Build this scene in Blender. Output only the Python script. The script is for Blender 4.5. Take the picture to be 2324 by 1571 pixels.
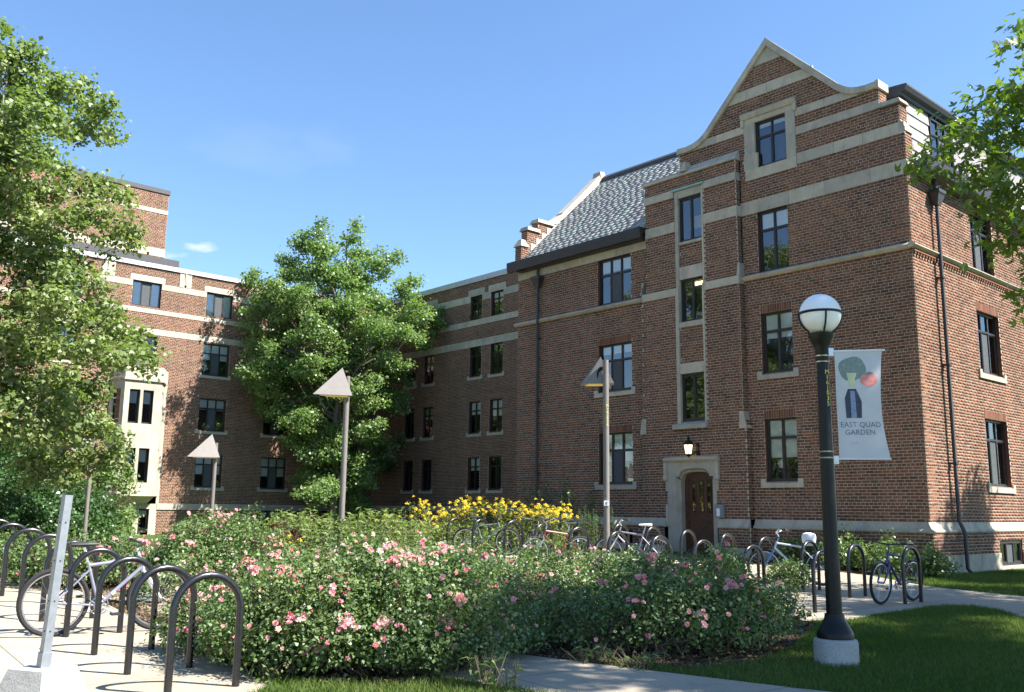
import bpy, bmesh, math, random
import numpy as np
from mathutils import Matrix, Vector
for o in list(bpy.data.objects): bpy.data.objects.remove(o)
random.seed(7); rng = np.random.default_rng(7)
S = bpy.context.scene
C = bpy.data.collections.new('place'); S.collection.children.link(C)
# ------------------------------------------------------------ camera, sky, sun, exposure
FPX, YAW, PITCH, ROLL = 2110.585, -0.839128, 0.174346, 0.011124     # focal length in 2324-px-wide units
CAM = np.array([9.74994, -21.78263, 1.4])
PW, PH = 2324.0, 1570.5
def cam_basis():
    cy, sy, cp, sp = math.cos(YAW), math.sin(YAW), math.cos(PITCH), math.sin(PITCH)
    f = np.array([sy*cp, cy*cp, sp]); r = np.array([cy, -sy, 0.0]); u = np.cross(r, f)
    cr, sr = math.cos(ROLL), math.sin(ROLL)
    return cr*r+sr*u, -sr*r+cr*u, f
CR, CU, CF = cam_basis()
cd = bpy.data.cameras.new('camera'); cam = bpy.data.objects.new('camera', cd); C.objects.link(cam)
cd.sensor_width = 36.0; cd.lens = FPX/PW*36.0; cd.clip_end = 3000; cd.clip_start = .1
M = Matrix(((CR[0], CU[0], -CF[0], CAM[0]), (CR[1], CU[1], -CF[1], CAM[1]), (CR[2], CU[2], -CF[2], CAM[2]), (0, 0, 0, 1)))
cam.matrix_world = M
S.camera = cam
S.render.resolution_x, S.render.resolution_y = 1024, 692
SUN = Vector((.77, .46, 1.0)).normalized()
W = bpy.data.worlds.new('World'); S.world = W; W.use_nodes = True
wn, wl = W.node_tree.nodes, W.node_tree.links
bg = wn['Background']; sky = wn.new('ShaderNodeTexSky'); sky.sky_type = 'NISHITA'; sky.sun_disc = False
sky.sun_elevation = math.asin(SUN.z); sky.sun_rotation = math.atan2(SUN.x, SUN.y)
sky.air_density = 1.15; sky.dust_density = .1; sky.ozone_density = 7.0; sky.altitude = 100
bg.inputs[1].default_value = .08
# two faint wisps of cloud low in the sky above the left building
wtc = wn.new('ShaderNodeTexCoord')
def wisp(prev, px, py, rx, ry, amt, sc):
    d = CF + CR*((px-PW/2)/FPX) - CU*((py-PH/2)/FPX); d = Vector((d/np.linalg.norm(d)).tolist()); rt = Vector((CR[0], CR[1], 0)).normalized()
    def mth(op, a, b=None, c=None):
        k = wn.new('ShaderNodeMath'); k.operation = op
        for i, v in enumerate((a, b, c)):
            if v is None: continue
            if isinstance(v, (int, float)): k.inputs[i].default_value = v
            else: wl.new(v, k.inputs[i])
        return k.outputs[0]
    def dot(vec):
        k = wn.new('ShaderNodeVectorMath'); k.operation = 'DOT_PRODUCT'; wl.new(wtc.outputs['Generated'], k.inputs[0]); k.inputs[1].default_value = vec; return k.outputs['Value']
    up = rt.cross(-d).normalized(); u = mth('DIVIDE', mth('SUBTRACT', dot(rt), d.dot(rt)), rx); v = mth('DIVIDE', mth('SUBTRACT', dot(up), d.dot(up)), ry)
    r2 = mth('ADD', mth('MULTIPLY', u, u), mth('MULTIPLY', v, v)); nt = wn.new('ShaderNodeTexNoise'); nt.inputs['Scale'].default_value = sc; nt.inputs['Detail'].default_value = 6; mp = wn.new('ShaderNodeMapping'); mp.inputs['Scale'].default_value = (1, 1, 2.2); wl.new(wtc.outputs['Generated'], mp.inputs[0]); wl.new(mp.outputs[0], nt.inputs['Vector'])
    fac = mth('MULTIPLY', mth('MAXIMUM', mth('SUBTRACT', 1.0, mth('ADD', r2, mth('MULTIPLY', mth('SUBTRACT', nt.outputs['Fac'], .5), -3.2))), 0.0), amt); fac = mth('MULTIPLY', mth('MINIMUM', fac, .6), mth('GREATER_THAN', dot(d), .5))
    mx = wn.new('ShaderNodeMix'); mx.data_type = 'RGBA'; wl.new(fac, mx.inputs[0]); wl.new(prev, mx.inputs[6]); mx.inputs[7].default_value = (4.6, 4.7, 4.9, 1); return mx.outputs[2]
cloud = wisp(sky.outputs[0], 458, 560, .018, .0055, .45, 60); cloud = wisp(cloud, 385, 580, .016, .004, .25, 70); cloud = wisp(cloud, 620, 330, .09, .03, .05, 14)
wl.new(cloud, bg.inputs[0])
sd = bpy.data.lights.new('sun', 'SUN'); so = bpy.data.objects.new('sun', sd); C.objects.link(so)
sd.energy = 5.0; sd.angle = math.radians(.53); sd.color = (1, .955, .88)
so.rotation_euler = (-SUN).to_track_quat('-Z', 'Y').to_euler(); so.location = (30, 20, 40)
S.view_settings.view_transform = 'Standard'; S.view_settings.look = 'None'
S.view_settings.exposure = 1.7; S.view_settings.gamma = 1; S.view_settings.use_curve_mapping = False
S.render.engine = 'CYCLES'
# ------------------------------------------------------------ pixel -> direction helpers (photo seen 2324 px wide)
def ray(x, y):
    return CF + CR*((x-PW/2)/FPX) - CU*((y-PH/2)/FPX)
def gz(x):                                   # the ground climbs gently to the left of the picture
    x = np.asarray(x, float)
    return np.interp(-x, [-1.2, 6.8, 15, 25], [0, .28, .28, 0.0])
def ground(x, y):                            # where a pixel's ray meets the ground
    d = ray(x, y); z = 0.0
    for _ in range(12):
        t = (z-CAM[2])/d[2]; p = CAM+t*d; z = float(gz(p[0]))
    return p
def at(x, y, dist):                          # a point at a horizontal distance
    d = ray(x, y); return CAM + d*(dist/math.hypot(d[0], d[1]))
# ------------------------------------------------------------ materials
MATS = {}
def nodes(m): return m.node_tree.nodes, m.node_tree.links
def base(name, col=(.5, .5, .5), rough=.7, metal=0, spec=.5):
    m = bpy.data.materials.new(name); m.use_nodes = True; b = m.node_tree.nodes['Principled BSDF']
    b.inputs['Base Color'].default_value = (*col, 1); b.inputs['Roughness'].default_value = rough
    b.inputs['Metallic'].default_value = metal; b.inputs['Specular IOR Level'].default_value = spec
    MATS[name] = m; return m, b
def tex_noise(m, scale, detail=6, rough=.6, coord='Object', vec=None):
    n, l = nodes(m); t = n.new('ShaderNodeTexNoise'); t.inputs['Scale'].default_value = scale
    t.inputs['Detail'].default_value = detail; t.inputs['Roughness'].default_value = rough
    c = n.new('ShaderNodeTexCoord'); src = c.outputs[coord]
    if vec:
        mp = n.new('ShaderNodeMapping'); mp.inputs['Scale'].default_value = vec; l.new(src, mp.inputs[0]); src = mp.outputs[0]
    l.new(src, t.inputs['Vector']); return t
def ramp(m, fac, stops):
    n, l = nodes(m); r = n.new('ShaderNodeValToRGB'); e = r.color_ramp.elements
    while len(e) < len(stops): e.new(.5)
    for k, (p, c) in enumerate(stops): e[k].position = p; e[k].color = (*c, 1)
    l.new(fac, r.inputs[0]); return r
def mixc(m, a, b, fac, mode='MIX'):
    n, l = nodes(m); x = n.new('ShaderNodeMix'); x.data_type = 'RGBA'; x.blend_type = mode
    if isinstance(fac, (int, float)): x.inputs[0].default_value = fac
    else: l.new(fac, x.inputs[0])
    for s, i in ((a, 6), (b, 7)):
        if isinstance(s, tuple): x.inputs[i].default_value = (*s, 1)
        else: l.new(s, x.inputs[i])
    return x.outputs[2]
def bump(m, b, h, strength=.3, dist=.01):
    n, l = nodes(m); k = n.new('ShaderNodeBump'); k.inputs['Strength'].default_value = strength; k.inputs['Distance'].default_value = dist
    l.new(h, k.inputs['Height']); l.new(k.outputs[0], b.inputs['Normal'])
def attr_rand(m, name):                      # per-piece value: face attribute plus the object's own random number
    n, l = nodes(m); a = n.new('ShaderNodeAttribute'); a.attribute_name = name
    o = n.new('ShaderNodeObjectInfo'); s = n.new('ShaderNodeMath'); s.operation = 'ADD'
    l.new(a.outputs['Fac'], s.inputs[0]); l.new(o.outputs['Random'], s.inputs[1])
    f = n.new('ShaderNodeMath'); f.operation = 'FRACT'; l.new(s.outputs[0], f.inputs[0]); return f.outputs[0]
def mk_brick(name, stops, gain=1.0):
    m, b = base(name, rough=.88, spec=.25); n, l = nodes(m)
    v = attr_rand(m, 'pv'); r = ramp(m, v, stops); r.color_ramp.interpolation = 'LINEAR'
    t = tex_noise(m, 9, 5); g = ramp(m, t.outputs['Fac'], [(.3, (.72, .72, .72)), (.7, (1.12, 1.12, 1.12))])
    c = mixc(m, r.outputs[0], g.outputs[0], 1.0, 'MULTIPLY')
    t2 = tex_noise(m, .45, 5, .65); g2 = ramp(m, t2.outputs['Fac'], [(.32, (.76, .75, .75)), (.5, (.96, .96, .96)), (.7, (1.1, 1.09, 1.06))]); ts = tex_noise(m, 1.4, 5, .7, vec=(1, 1, .12)); gs = ramp(m, ts.outputs['Fac'], [(.42, (1, 1, 1)), (.66, (.74, .74, .75))]); c = mixc(m, c, gs.outputs[0], 1.0, 'MULTIPLY')
    c = mixc(m, c, g2.outputs[0], 1.0, 'MULTIPLY')
    l.new(c, b.inputs['Base Color']); t3 = tex_noise(m, 60, 3); bump(m, b, t3.outputs['Fac'], .25, .004)
BR = [(0, (0.203, 0.082, 0.047)), (0.1, (0.122, 0.059, 0.041)), (0.2, (0.219, 0.088, 0.051)), (0.38, (0.251, 0.11, 0.065)), (0.52, (0.195, 0.08, 0.047)), (0.66, (0.276, 0.127, 0.074)), (0.8, (0.228, 0.096, 0.056)), (0.91, (0.138, 0.066, 0.046)), (1, (0.203, 0.082, 0.047))]
mk_brick('brick', BR)
m, b = base('mortar', (.42, .385, .32), .95, 0, .1); t = tex_noise(m, 5, 6); r = ramp(m, t.outputs['Fac'], [(.3, (.36, .32, .245)), (.75, (.49, .44, .345))]); nodes(m)[1].new(r.outputs[0], b.inputs['Base Color'])
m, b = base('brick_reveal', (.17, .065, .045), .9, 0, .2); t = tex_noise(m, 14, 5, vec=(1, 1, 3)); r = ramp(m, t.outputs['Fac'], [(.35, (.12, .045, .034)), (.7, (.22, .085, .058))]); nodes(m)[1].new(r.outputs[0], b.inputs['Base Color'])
m, b = base('limestone', (.5, .45, .37), .85, 0, .25); n, l = nodes(m)
t = tex_noise(m, 2.2, 7, .65); r = ramp(m, t.outputs['Fac'], [(.25, (.33, .295, .235)), (.5, (.43, .385, .305)), (.75, (.50, .45, .36))])
v = attr_rand(m, 'pv'); rv = ramp(m, v, [(0, (.84, .84, .85)), (1, (1.08, 1.06, 1.02))]); c = mixc(m, r.outputs[0], rv.outputs[0], 1.0, 'MULTIPLY')
t2 = tex_noise(m, 3.5, 6, .7, vec=(1, 1, .35)); s2 = ramp(m, t2.outputs['Fac'], [(.5, (0, 0, 0)), (.68, (1, 1, 1))]); c = mixc(m, c, (.17, .165, .16), s2.outputs[0]); x = c.node; 
mm = n.new('ShaderNodeMath'); mm.operation = 'MULTIPLY'; mm.inputs[1].default_value = .42; l.new(s2.outputs[0], mm.inputs[0]); l.new(mm.outputs[0], x.inputs[0])
l.new(c, b.inputs['Base Color']); t3 = tex_noise(m, 45, 4); bump(m, b, t3.outputs['Fac'], .2, .004)
m, b = base('slate', (.3, .31, .3), .55, 0, .5); n, l = nodes(m); v = attr_rand(m, 'pv')
r = ramp(m, v, [(0, (.30, .32, .285)), (.2, (.335, .355, .315)), (.35, (.265, .24, .235)), (.5, (.315, .335, .295)), (.62, (.28, .25, .24)), (.75, (.36, .375, .335)), (.88, (.26, .25, .25)), (1, (.31, .325, .29))]); r.color_ramp.interpolation = 'CONSTANT'
t = tex_noise(m, 7, 5); g = ramp(m, t.outputs['Fac'], [(.3, (.8, .8, .8)), (.7, (1.12, 1.12, 1.12))]); l.new(mixc(m, r.outputs[0], g.outputs[0], 1.0, 'MULTIPLY'), b.inputs['Base Color'])
def simple(name, col, rough=.6, metal=0, spec=.5, var=.15, scale=8):
    m, b = base(name, col, rough, metal, spec); t = tex_noise(m, scale, 5)
    r = ramp(m, t.outputs['Fac'], [(.3, tuple(c*(1-var) for c in col)), (.7, tuple(min(1, c*(1+var)) for c in col))]); nodes(m)[1].new(r.outputs[0], b.inputs['Base Color']); return m, b
simple('window_frame', (.022, .018, .015), .45, 0, .5)
simple('gutter_metal', (.03, .022, .02), .5, 0, .5)
simple('pipe_metal', (.035, .03, .028), .45, 0, .5)
simple('coping_metal', (.5, .5, .5), .45, .3)
simple('roof_dark', (.045, .045, .05), .6)
simple('room', (.028, .026, .025), .95, 0, .1)  # near-black tone carries the shade of unlit rooms
simple('blind', (.74, .75, .73), .8, 0, .2, .06)
simple('screen', (.075, .082, .088), .7, 0, .2)
simple('door_wood', (.085, .036, .02), .5, 0, .4, .3, 12)
simple('copper', (.22, .4, .38), .7)
simple('rack_metal', (.014, .014, .016), .27, .1, .6, .25, 20)
simple('post_black', (.0035, .0035, .004), .42, 0, .35, .2, 14)
simple('lamp_bronze', (.19, .17, .155), .5, .2, .5, .08, 10)
simple('galvanised', (.27, .29, .32), .5, .6, .5, .12, 22)
simple('clamp_steel', (.55, .55, .56), .3, .9)
m, b = base('concrete', (.42, .37, .29), .9, 0, .3); n, l = nodes(m); t = tex_noise(m, .7, 7, .65); r = ramp(m, t.outputs['Fac'], [(.3, (.30, .255, .19)), (.7, (.385, .335, .255))])
t2 = tex_noise(m, 90, 3); g = ramp(m, t2.outputs['Fac'], [(.35, (.84, .84, .84)), (.65, (1.08, 1.08, 1.08))]); c = mixc(m, r.outputs[0], g.outputs[0], 1.0, 'MULTIPLY')
t4 = tex_noise(m, 2.6, 8, .75); g4 = ramp(m, t4.outputs['Fac'], [(.56, (1, 1, 1)), (.72, (.72, .70, .66))]); c = mixc(m, c, g4.outputs[0], 1.0, 'MULTIPLY')      # old stains
tc_ = n.new('ShaderNodeTexCoord'); mp_ = n.new('ShaderNodeMapping'); mp_.inputs['Rotation'].default_value = (0, 0, .07); mp_.inputs['Scale'].default_value = (1/1.6, 1/1.6, 1); l.new(tc_.outputs['Object'], mp_.inputs[0]); sx = n.new('ShaderNodeSeparateXYZ'); l.new(mp_.outputs[0], sx.inputs[0])
def joint(sock):
    f = n.new('ShaderNodeMath'); f.operation = 'FRACT'; l.new(sock, f.inputs[0]); k = n.new('ShaderNodeMath'); k.operation = 'LESS_THAN'; k.inputs[1].default_value = .009; l.new(f.outputs[0], k.inputs[0]); return k.outputs[0]
jm = n.new('ShaderNodeMath'); jm.operation = 'MAXIMUM'; l.new(joint(sx.outputs[0]), jm.inputs[0]); l.new(joint(sx.outputs[1]), jm.inputs[1]); c = mixc(m, c, (.12, .105, .085), jm.outputs[0])
l.new(c, b.inputs['Base Color']); bump(m, b, t2.outputs['Fac'], .15, .003)
m, b = base('concrete_base', (.42, .41, .39), .9, 0, .3); n, l = nodes(m); t = tex_noise(m, 3.5, 8, .7); r = ramp(m, t.outputs['Fac'], [(.3, (.30, .29, .27)), (.7, (.47, .455, .42))]); t2 = tex_noise(m, 70, 3); g = ramp(m, t2.outputs['Fac'], [(.35, (.8, .8, .8)), (.65, (1.1, 1.1, 1.1))]); l.new(mixc(m, r.outputs[0], g.outputs[0], 1.0, 'MULTIPLY'), b.inputs['Base Color']); bump(m, b, t2.outputs['Fac'], .4, .006)
m, b = base('grass_ground', (.06, .09, .03), .95, 0, .1); t = tex_noise(m, 2.5, 7, .7); r = ramp(m, t.outputs['Fac'], [(.3, (.035, .06, .018)), (.6, (.06, .10, .03)), (.8, (.10, .12, .05))]); nodes(m)[1].new(r.outputs[0], b.inputs['Base Color'])
m, b = base('soil', (.06, .045, .032), .95, 0, .1); t = tex_noise(m, 14, 7, .75); r = ramp(m, t.outputs['Fac'], [(.3, (.03, .022, .016)), (.6, (.075, .055, .04)), (.8, (.16, .13, .10))]); nodes(m)[1].new(r.outputs[0], b.inputs['Base Color']); bump(m, b, t.outputs['Fac'], .8, .03)
def mk_leaf(name, cols, trans=.35, rough=.42, spec=.5):
    m, b = base(name, cols[0], rough, 0, spec); n, l = nodes(m)
    a = n.new('ShaderNodeAttribute'); a.attribute_name = 'pv'
    k = len(cols)-1; r = ramp(m, a.outputs['Fac'], [(i/k, c) for i, c in enumerate(cols)])
    l.new(r.outputs[0], b.inputs['Base Color'])
    tr = n.new('ShaderNodeBsdfTranslucent'); cc = mixc(m, r.outputs[0], (1.15, 1.35, .5), 1.0, 'MULTIPLY'); l.new(cc, tr.inputs[0])
    mx = n.new('ShaderNodeMixShader'); mx.inputs[0].default_value = trans; out = n['Material Output']
    l.new(b.outputs[0], mx.inputs[1]); l.new(tr.outputs[0], mx.inputs[2]); l.new(mx.outputs[0], out.inputs[0])
mk_leaf('plane_leaf', [(.12, .17, .05), (.155, .21, .07), (.195, .25, .095), (.23, .275, .115), (.28, .285, .12)], .38, .5, .45)
mk_leaf('ginkgo_leaf', [(.12, .19, .06), (.155, .235, .08), (.195, .275, .10), (.235, .31, .12)], .42, .45, .5)
mk_leaf('oak_leaf', [(.07, .125, .018), (.11, .17, .025), (.16, .22, .035), (.22, .26, .05)], .4, .33, .6)
mk_leaf('rose_leaf', [(.055, .105, .03), (.085, .145, .045), (.125, .185, .062), (.17, .225, .08), (.215, .25, .10)], .28, .42, .5)
mk_leaf('perennial_leaf', [(.10, .16, .04), (.14, .20, .055), (.19, .25, .075), (.23, .27, .09)], .32, .45, .5)
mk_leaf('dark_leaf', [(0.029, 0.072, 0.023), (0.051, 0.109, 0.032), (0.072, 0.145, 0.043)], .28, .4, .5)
mk_leaf('red_leaf', [(.06, .008, .014), (.10, .012, .02), (.05, .01, .014)], .2, .5, .4)
mk_leaf('grass_blade', [(.06, .10, .02), (.085, .135, .03), (.125, .165, .045), (.22, .21, .09)], .35, .7, .12)
mk_leaf('rose_petal', [(.78, .28, .38), (.8, .36, .45), (.82, .44, .50), (.85, .56, .58), (.74, .18, .27)], .25, .6, .3)
mk_leaf('yellow_petal', [(.78, .52, .02), (.85, .62, .03)], .2, .6, .3)
simple('flower_eye', (.5, .42, .06), .8); simple('yellow_eye', (.32, .3, .03), .8)
m, b = base('bark_pale', (.35, .31, .25), .9, 0, .2); t = tex_noise(m, 3, 6, .7); r = ramp(m, t.outputs['Fac'], [(.35, (.16, .13, .09)), (.5, (.34, .31, .25)), (.7, (.52, .49, .42))]); nodes(m)[1].new(r.outputs[0], b.inputs['Base Color'])
m, b = base('bark_grey', (.17, .145, .115), .95, 0, .2); t = tex_noise(m, 6, 7, .7, vec=(1, 1, .2)); r = ramp(m, t.outputs['Fac'], [(.3, (.08, .065, .05)), (.7, (.24, .21, .17))]); nodes(m)[1].new(r.outputs[0], b.inputs['Base Color']); bump(m, b, t.outputs['Fac'], .8, .05)
mk_leaf('litter', [(.10, .065, .04), (.16, .11, .065), (.24, .18, .11), (.06, .04, .028)], .1, .9, .1)
simple('twig', (.13, .10, .065), .9)
# window glass: a thin pane that mirrors by Fresnel and lets the room show through
m = bpy.data.materials.new('glass'); m.use_nodes = True; MATS['glass'] = m; n, l = nodes(m); n.remove(n['Principled BSDF'])
tr = n.new('ShaderNodeBsdfTransparent'); tr.inputs[0].default_value = (.9, .93, .93, 1); gl = n.new('ShaderNodeBsdfGlossy'); gl.inputs['Roughness'].default_value = .015; gl.inputs[0].default_value = (.95, .97, 1, 1)
fr = n.new('ShaderNodeFresnel'); fr.inputs[0].default_value = 1.75; mx = n.new('ShaderNodeMixShader'); 
tw = tex_noise(m, .9, 2); bp = n.new('ShaderNodeBump'); bp.inputs['Strength'].default_value = .05; bp.inputs['Distance'].default_value = .02; l.new(tw.outputs['Fac'], bp.inputs['Height']); l.new(bp.outputs[0], gl.inputs['Normal'])
ad = n.new('ShaderNodeMath'); ad.operation = 'ADD'; ad.inputs[1].default_value = .06; l.new(fr.outputs[0], ad.inputs[0])
l.new(ad.outputs[0], mx.inputs[0]); l.new(tr.outputs[0], mx.inputs[1]); l.new(gl.outputs[0], mx.inputs[2]); l.new(mx.outputs[0], n['Material Output'].inputs[0])
m, b = base('globe', (.86, .86, .86), .12, 0, .6); b.inputs['Subsurface Weight'].default_value = .4; b.inputs['Subsurface Radius'].default_value = (.1, .1, .1)
def emit(name, col, s):
    m, b = base(name, col, .4); b.inputs['Emission Color'].default_value = (*col, 1); b.inputs['Emission Strength'].default_value = s
emit('lamp_lens', (.6, .45, .12), .12); emit('lantern_glow', (1, .88, .6), .7); emit('ceiling_light', (1, .8, .3), 1.6)
m, b = base('banner_cloth', (.66, .655, .66), .8, 0, .2); tr = nodes(m)[0].new('ShaderNodeBsdfTranslucent'); tr.inputs[0].default_value = (.66, .68, .74, 1); mx = nodes(m)[0].new('ShaderNodeMixShader'); mx.inputs[0].default_value = .35
t = tex_noise(m, 6, 4); r = ramp(m, t.outputs['Fac'], [(.3, (.62, .615, .62)), (.7, (.72, .715, .71))]); l = nodes(m)[1]; l.new(r.outputs[0], b.inputs['Base Color']); l.new(b.outputs[0], mx.inputs[1]); l.new(tr.outputs[0], mx.inputs[2]); l.new(mx.outputs[0], nodes(m)[0]['Material Output'].inputs[0])
simple('print_grey', (.16, .17, .22), .8); simple('print_green', (.2, .25, .22), .8, var=.35, scale=60); simple('print_stem', (.55, .56, .36), .8); simple('print_red', (.66, .24, .22), .8, var=.2, scale=30); simple('print_navy', (.05, .06, .10), .8, var=.3, scale=40); simple('print_blue', (.22, .27, .4), .8, var=.3, scale=40); simple('print_faint', (.45, .47, .53), .8)
simple('print_yellow', (.75, .6, .05), .6); simple('sticker_white', (.8, .8, .8), .6, var=.03); simple('print_black', (.02, .02, .02), .6)
simple('tyre', (.022, .022, .024), .8, 0, .3); simple('rim', (.5, .5, .52), .3, .85); simple('chrome', (.6, .6, .62), .22, .95)
for nm, col in dict(paint_silver=(.2, .2, .26), paint_white=(.6, .62, .66), paint_navy=(.03, .035, .12), paint_red=(.13, .015, .018), paint_teal=(.13, .17, .18), paint_black=(.03, .03, .03), saddle_black=(.02, .02, .02), bag_white=(.75, .75, .78), keypad_grey=(.2, .21, .22), reflector=(.7, .06, .03), paint_blue=(.08, .2, .4)).items(): simple(nm, col, .35 if 'paint' in nm else .6)
# ------------------------------------------------------------ object helpers
WM = {}
def setp(o, parent, world=None):
    if world is not None: o.matrix_basis = world
    WM[o.name] = o.matrix_basis.copy()
    if parent is not None:
        o.parent = parent; o.matrix_parent_inverse = WM[parent.name].inverted()
    return o
I4 = Matrix.Identity(4)
def link(name, me, mats=None, parent=None, world=None, kind=None):
    if mats is not None and len(me.materials) == 0:
        for q in ([mats] if isinstance(mats, str) else mats): me.materials.append(MATS[q])
    o = bpy.data.objects.new(name, me); C.objects.link(o); setp(o, parent, world if world is not None else I4)
    if kind: o['kind'] = kind
    return o
def tag(o, label=None, cat=None, group=None, kind=None):
    for k, v in (('label', label), ('category', cat), ('group', group), ('kind', kind)):
        if v: o[k] = v
    return o
def root(name, label, cat, loc=(0, 0, 0), group=None, rotz=0):
    o = bpy.data.objects.new(name, None); o.empty_display_size = .2; C.objects.link(o)
    setp(o, None, Matrix.Translation(Vector([float(v) for v in loc])) @ Matrix.Rotation(rotz, 4, 'Z')); return tag(o, label, cat, group)
class MB:                                    # collects simple shapes into one mesh
    def __init__(s): s.v = []; s.f = []; s.mi = []; s.m = 0
    def quad(s, pts):
        k = len(s.v); s.v += [tuple(p) for p in pts]; s.f.append(tuple(range(k, k+len(pts)))); s.mi.append(s.m)
    def hexa(s, p):                          # 8 points: bottom ring, top ring
        k = len(s.v); s.v += [tuple(q) for q in p]
        for f in ((0, 3, 2, 1), (4, 5, 6, 7), (0, 1, 5, 4), (1, 2, 6, 5), (2, 3, 7, 6), (3, 0, 4, 7)): s.f.append(tuple(k+i for i in f)); s.mi.append(s.m)
    def box(s, x0, x1, y0, y1, z0, z1):
        s.hexa([(x0, y0, z0), (x1, y0, z0), (x1, y1, z0), (x0, y1, z0), (x0, y0, z1), (x1, y0, z1), (x1, y1, z1), (x0, y1, z1)])
    def prism(s, prof, a, b, axis='x'):      # profile (p,q) swept along an axis
        k = len(s.v); n = len(prof)
        for t in (a, b):
            for p, q in prof: s.v.append((t, p, q) if axis == 'x' else (p, t, q) if axis == 'y' else (p, q, t))
        s.f.append(tuple(range(k, k+n))[::-1]); s.f.append(tuple(range(k+n, k+2*n))); s.mi += [s.m]*2
        for i in range(n): j = (i+1) % n; s.f.append((k+i, k+j, k+n+j, k+n+i)); s.mi.append(s.m)
    def tube(s, pts, rad, n=8, cap=True):
        pts = [Vector(p) for p in pts]; m = len(pts)
        if isinstance(rad, (int, float)): rad = [rad]*m
        k = len(s.v); ref = None
        for i, p in enumerate(pts):
            d = (pts[min(i+1, m-1)]-pts[max(i-1, 0)]).normalized()
            if ref is None: ref = d.orthogonal().normalized()
            ref = (ref-d*ref.dot(d)); ref = ref.normalized() if ref.length > 1e-6 else d.orthogonal().normalized()
            b2 = d.cross(ref)
            for j in range(n):
                a = 2*math.pi*j/n; s.v.append(tuple(p+(ref*math.cos(a)+b2*math.sin(a))*rad[i]))
        for i in range(m-1):
            for j in range(n): s.f.append((k+i*n+j, k+i*n+(j+1) % n, k+(i+1)*n+(j+1) % n, k+(i+1)*n+j)); s.mi.append(s.m)
        if cap: s.f.append(tuple(k+j for j in range(n))[::-1]); s.f.append(tuple(k+(m-1)*n+j for j in range(n))); s.mi += [s.m]*2
    def lathe(s, prof, n=20, c=(0, 0)):
        k = len(s.v); m = len(prof)
        for r, z in prof:
            for j in range(n): a = 2*math.pi*j/n; s.v.append((c[0]+r*math.cos(a), c[1]+r*math.sin(a), z))
        for i in range(m-1):
            for j in range(n): s.f.append((k+i*n+j, k+i*n+(j+1) % n, k+(i+1)*n+(j+1) % n, k+(i+1)*n+j)); s.mi.append(s.m)
        s.f.append(tuple(k+j for j in range(n))[::-1]); s.f.append(tuple(k+(m-1)*n+j for j in range(n))); s.mi += [s.m]*2
    def mesh(s, name, mats, smooth=False):
        me = bpy.data.meshes.new(name); me.from_pydata(s.v, [], s.f)
        for q in ([mats] if isinstance(mats, str) else mats): me.materials.append(MATS[q])
        me.polygons.foreach_set('material_index', s.mi)
        if smooth: me.polygons.foreach_set('use_smooth', [True]*len(s.f)); 
        if smooth and hasattr(me, 'set_sharp_from_angle'): me.set_sharp_from_angle(angle=math.radians(40))
        me.update(); return me
    def build(s, name, mats, parent=None, world=None, smooth=False, kind=None):
        return link(name, s.mesh(name, mats, smooth), None, parent, world, kind)
def np_mesh(name, V, Fq, mat, pv=None):      # V (n,3), faces (m,k) equal-sized
    me = bpy.data.meshes.new(name); n, m, k = len(V), len(Fq), Fq.shape[1]
    me.vertices.add(n); me.vertices.foreach_set('co', np.ascontiguousarray(V, np.float32).ravel())
    me.loops.add(m*k); me.loops.foreach_set('vertex_index', np.ascontiguousarray(Fq, np.int32).ravel())
    me.polygons.add(m); me.polygons.foreach_set('loop_start', np.arange(0, m*k, k, dtype=np.int32))
    if pv is not None:
        a = me.attributes.new('pv', 'FLOAT', 'FACE'); a.data.foreach_set('value', np.ascontiguousarray(pv, np.float32))
    me.materials.append(MATS[mat]); me.update(calc_edges=True); return me
def copy_tree(o, world, parent=None):
    c = o.copy(); C.objects.link(c)
    if parent is None: c.matrix_basis = world; WM[c.name] = world.copy()
    else: c.parent = parent; c.matrix_parent_inverse = o.matrix_parent_inverse.copy()
    for ch in o.children: copy_tree(ch, None, c)
    return c
def TR(x, y, z, rz=0, s=1): return Matrix.Translation(Vector((float(x), float(y), float(z)))) @ Matrix.Rotation(rz, 4, 'Z') @ Matrix.Scale(s, 4)
# ------------------------------------------------------------ ground
def sheet(name, poly, dz, mat, kind='structure', thick=0):
    bm = bmesh.new(); f = bm.faces.new([bm.verts.new((x, y, 0)) for x, y in poly]); bmesh.ops.triangulate(bm, faces=[f])
    for xx in (1.2, -6.8, -15, -25):
        bmesh.ops.bisect_plane(bm, geom=bm.verts[:]+bm.edges[:]+bm.faces[:], plane_co=(xx, 0, 0), plane_no=(1, 0, 0))
    for v in bm.verts: v.co.z = float(gz(v.co.x))+dz
    if thick:
        r = bmesh.ops.extrude_face_region(bm, geom=bm.faces[:])
        for v in [g for g in r['geom'] if isinstance(g, bmesh.types.BMVert)]: v.co.z += 0
        for v in bm.verts: pass
    bmesh.ops.recalc_face_normals(bm, faces=bm.faces[:])
    for f in bm.faces:
        if f.normal.z < 0: f.normal_flip()
    me = bpy.data.meshes.new(name); bm.to_mesh(me); bm.free()
    o = link(name, me, mat); o['kind'] = kind; return o
sheet('ground', [(-900, -900), (900, -900), (900, 900), (-900, 900)], 0, 'grass_ground')
PATH_A = [(-4, -15.85), (0, -15.6), (2.5, -15.39), (3.7, -15.17), (5.5, -14.78), (9, -13.7), (14, -11.8)]
PATH_B = [(14, -13.7), (9, -15.3), (5.5, -16.25), (4.15, -16.6), (2.5, -16.85), (0, -17.0), (-4, -17.2)]
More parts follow.
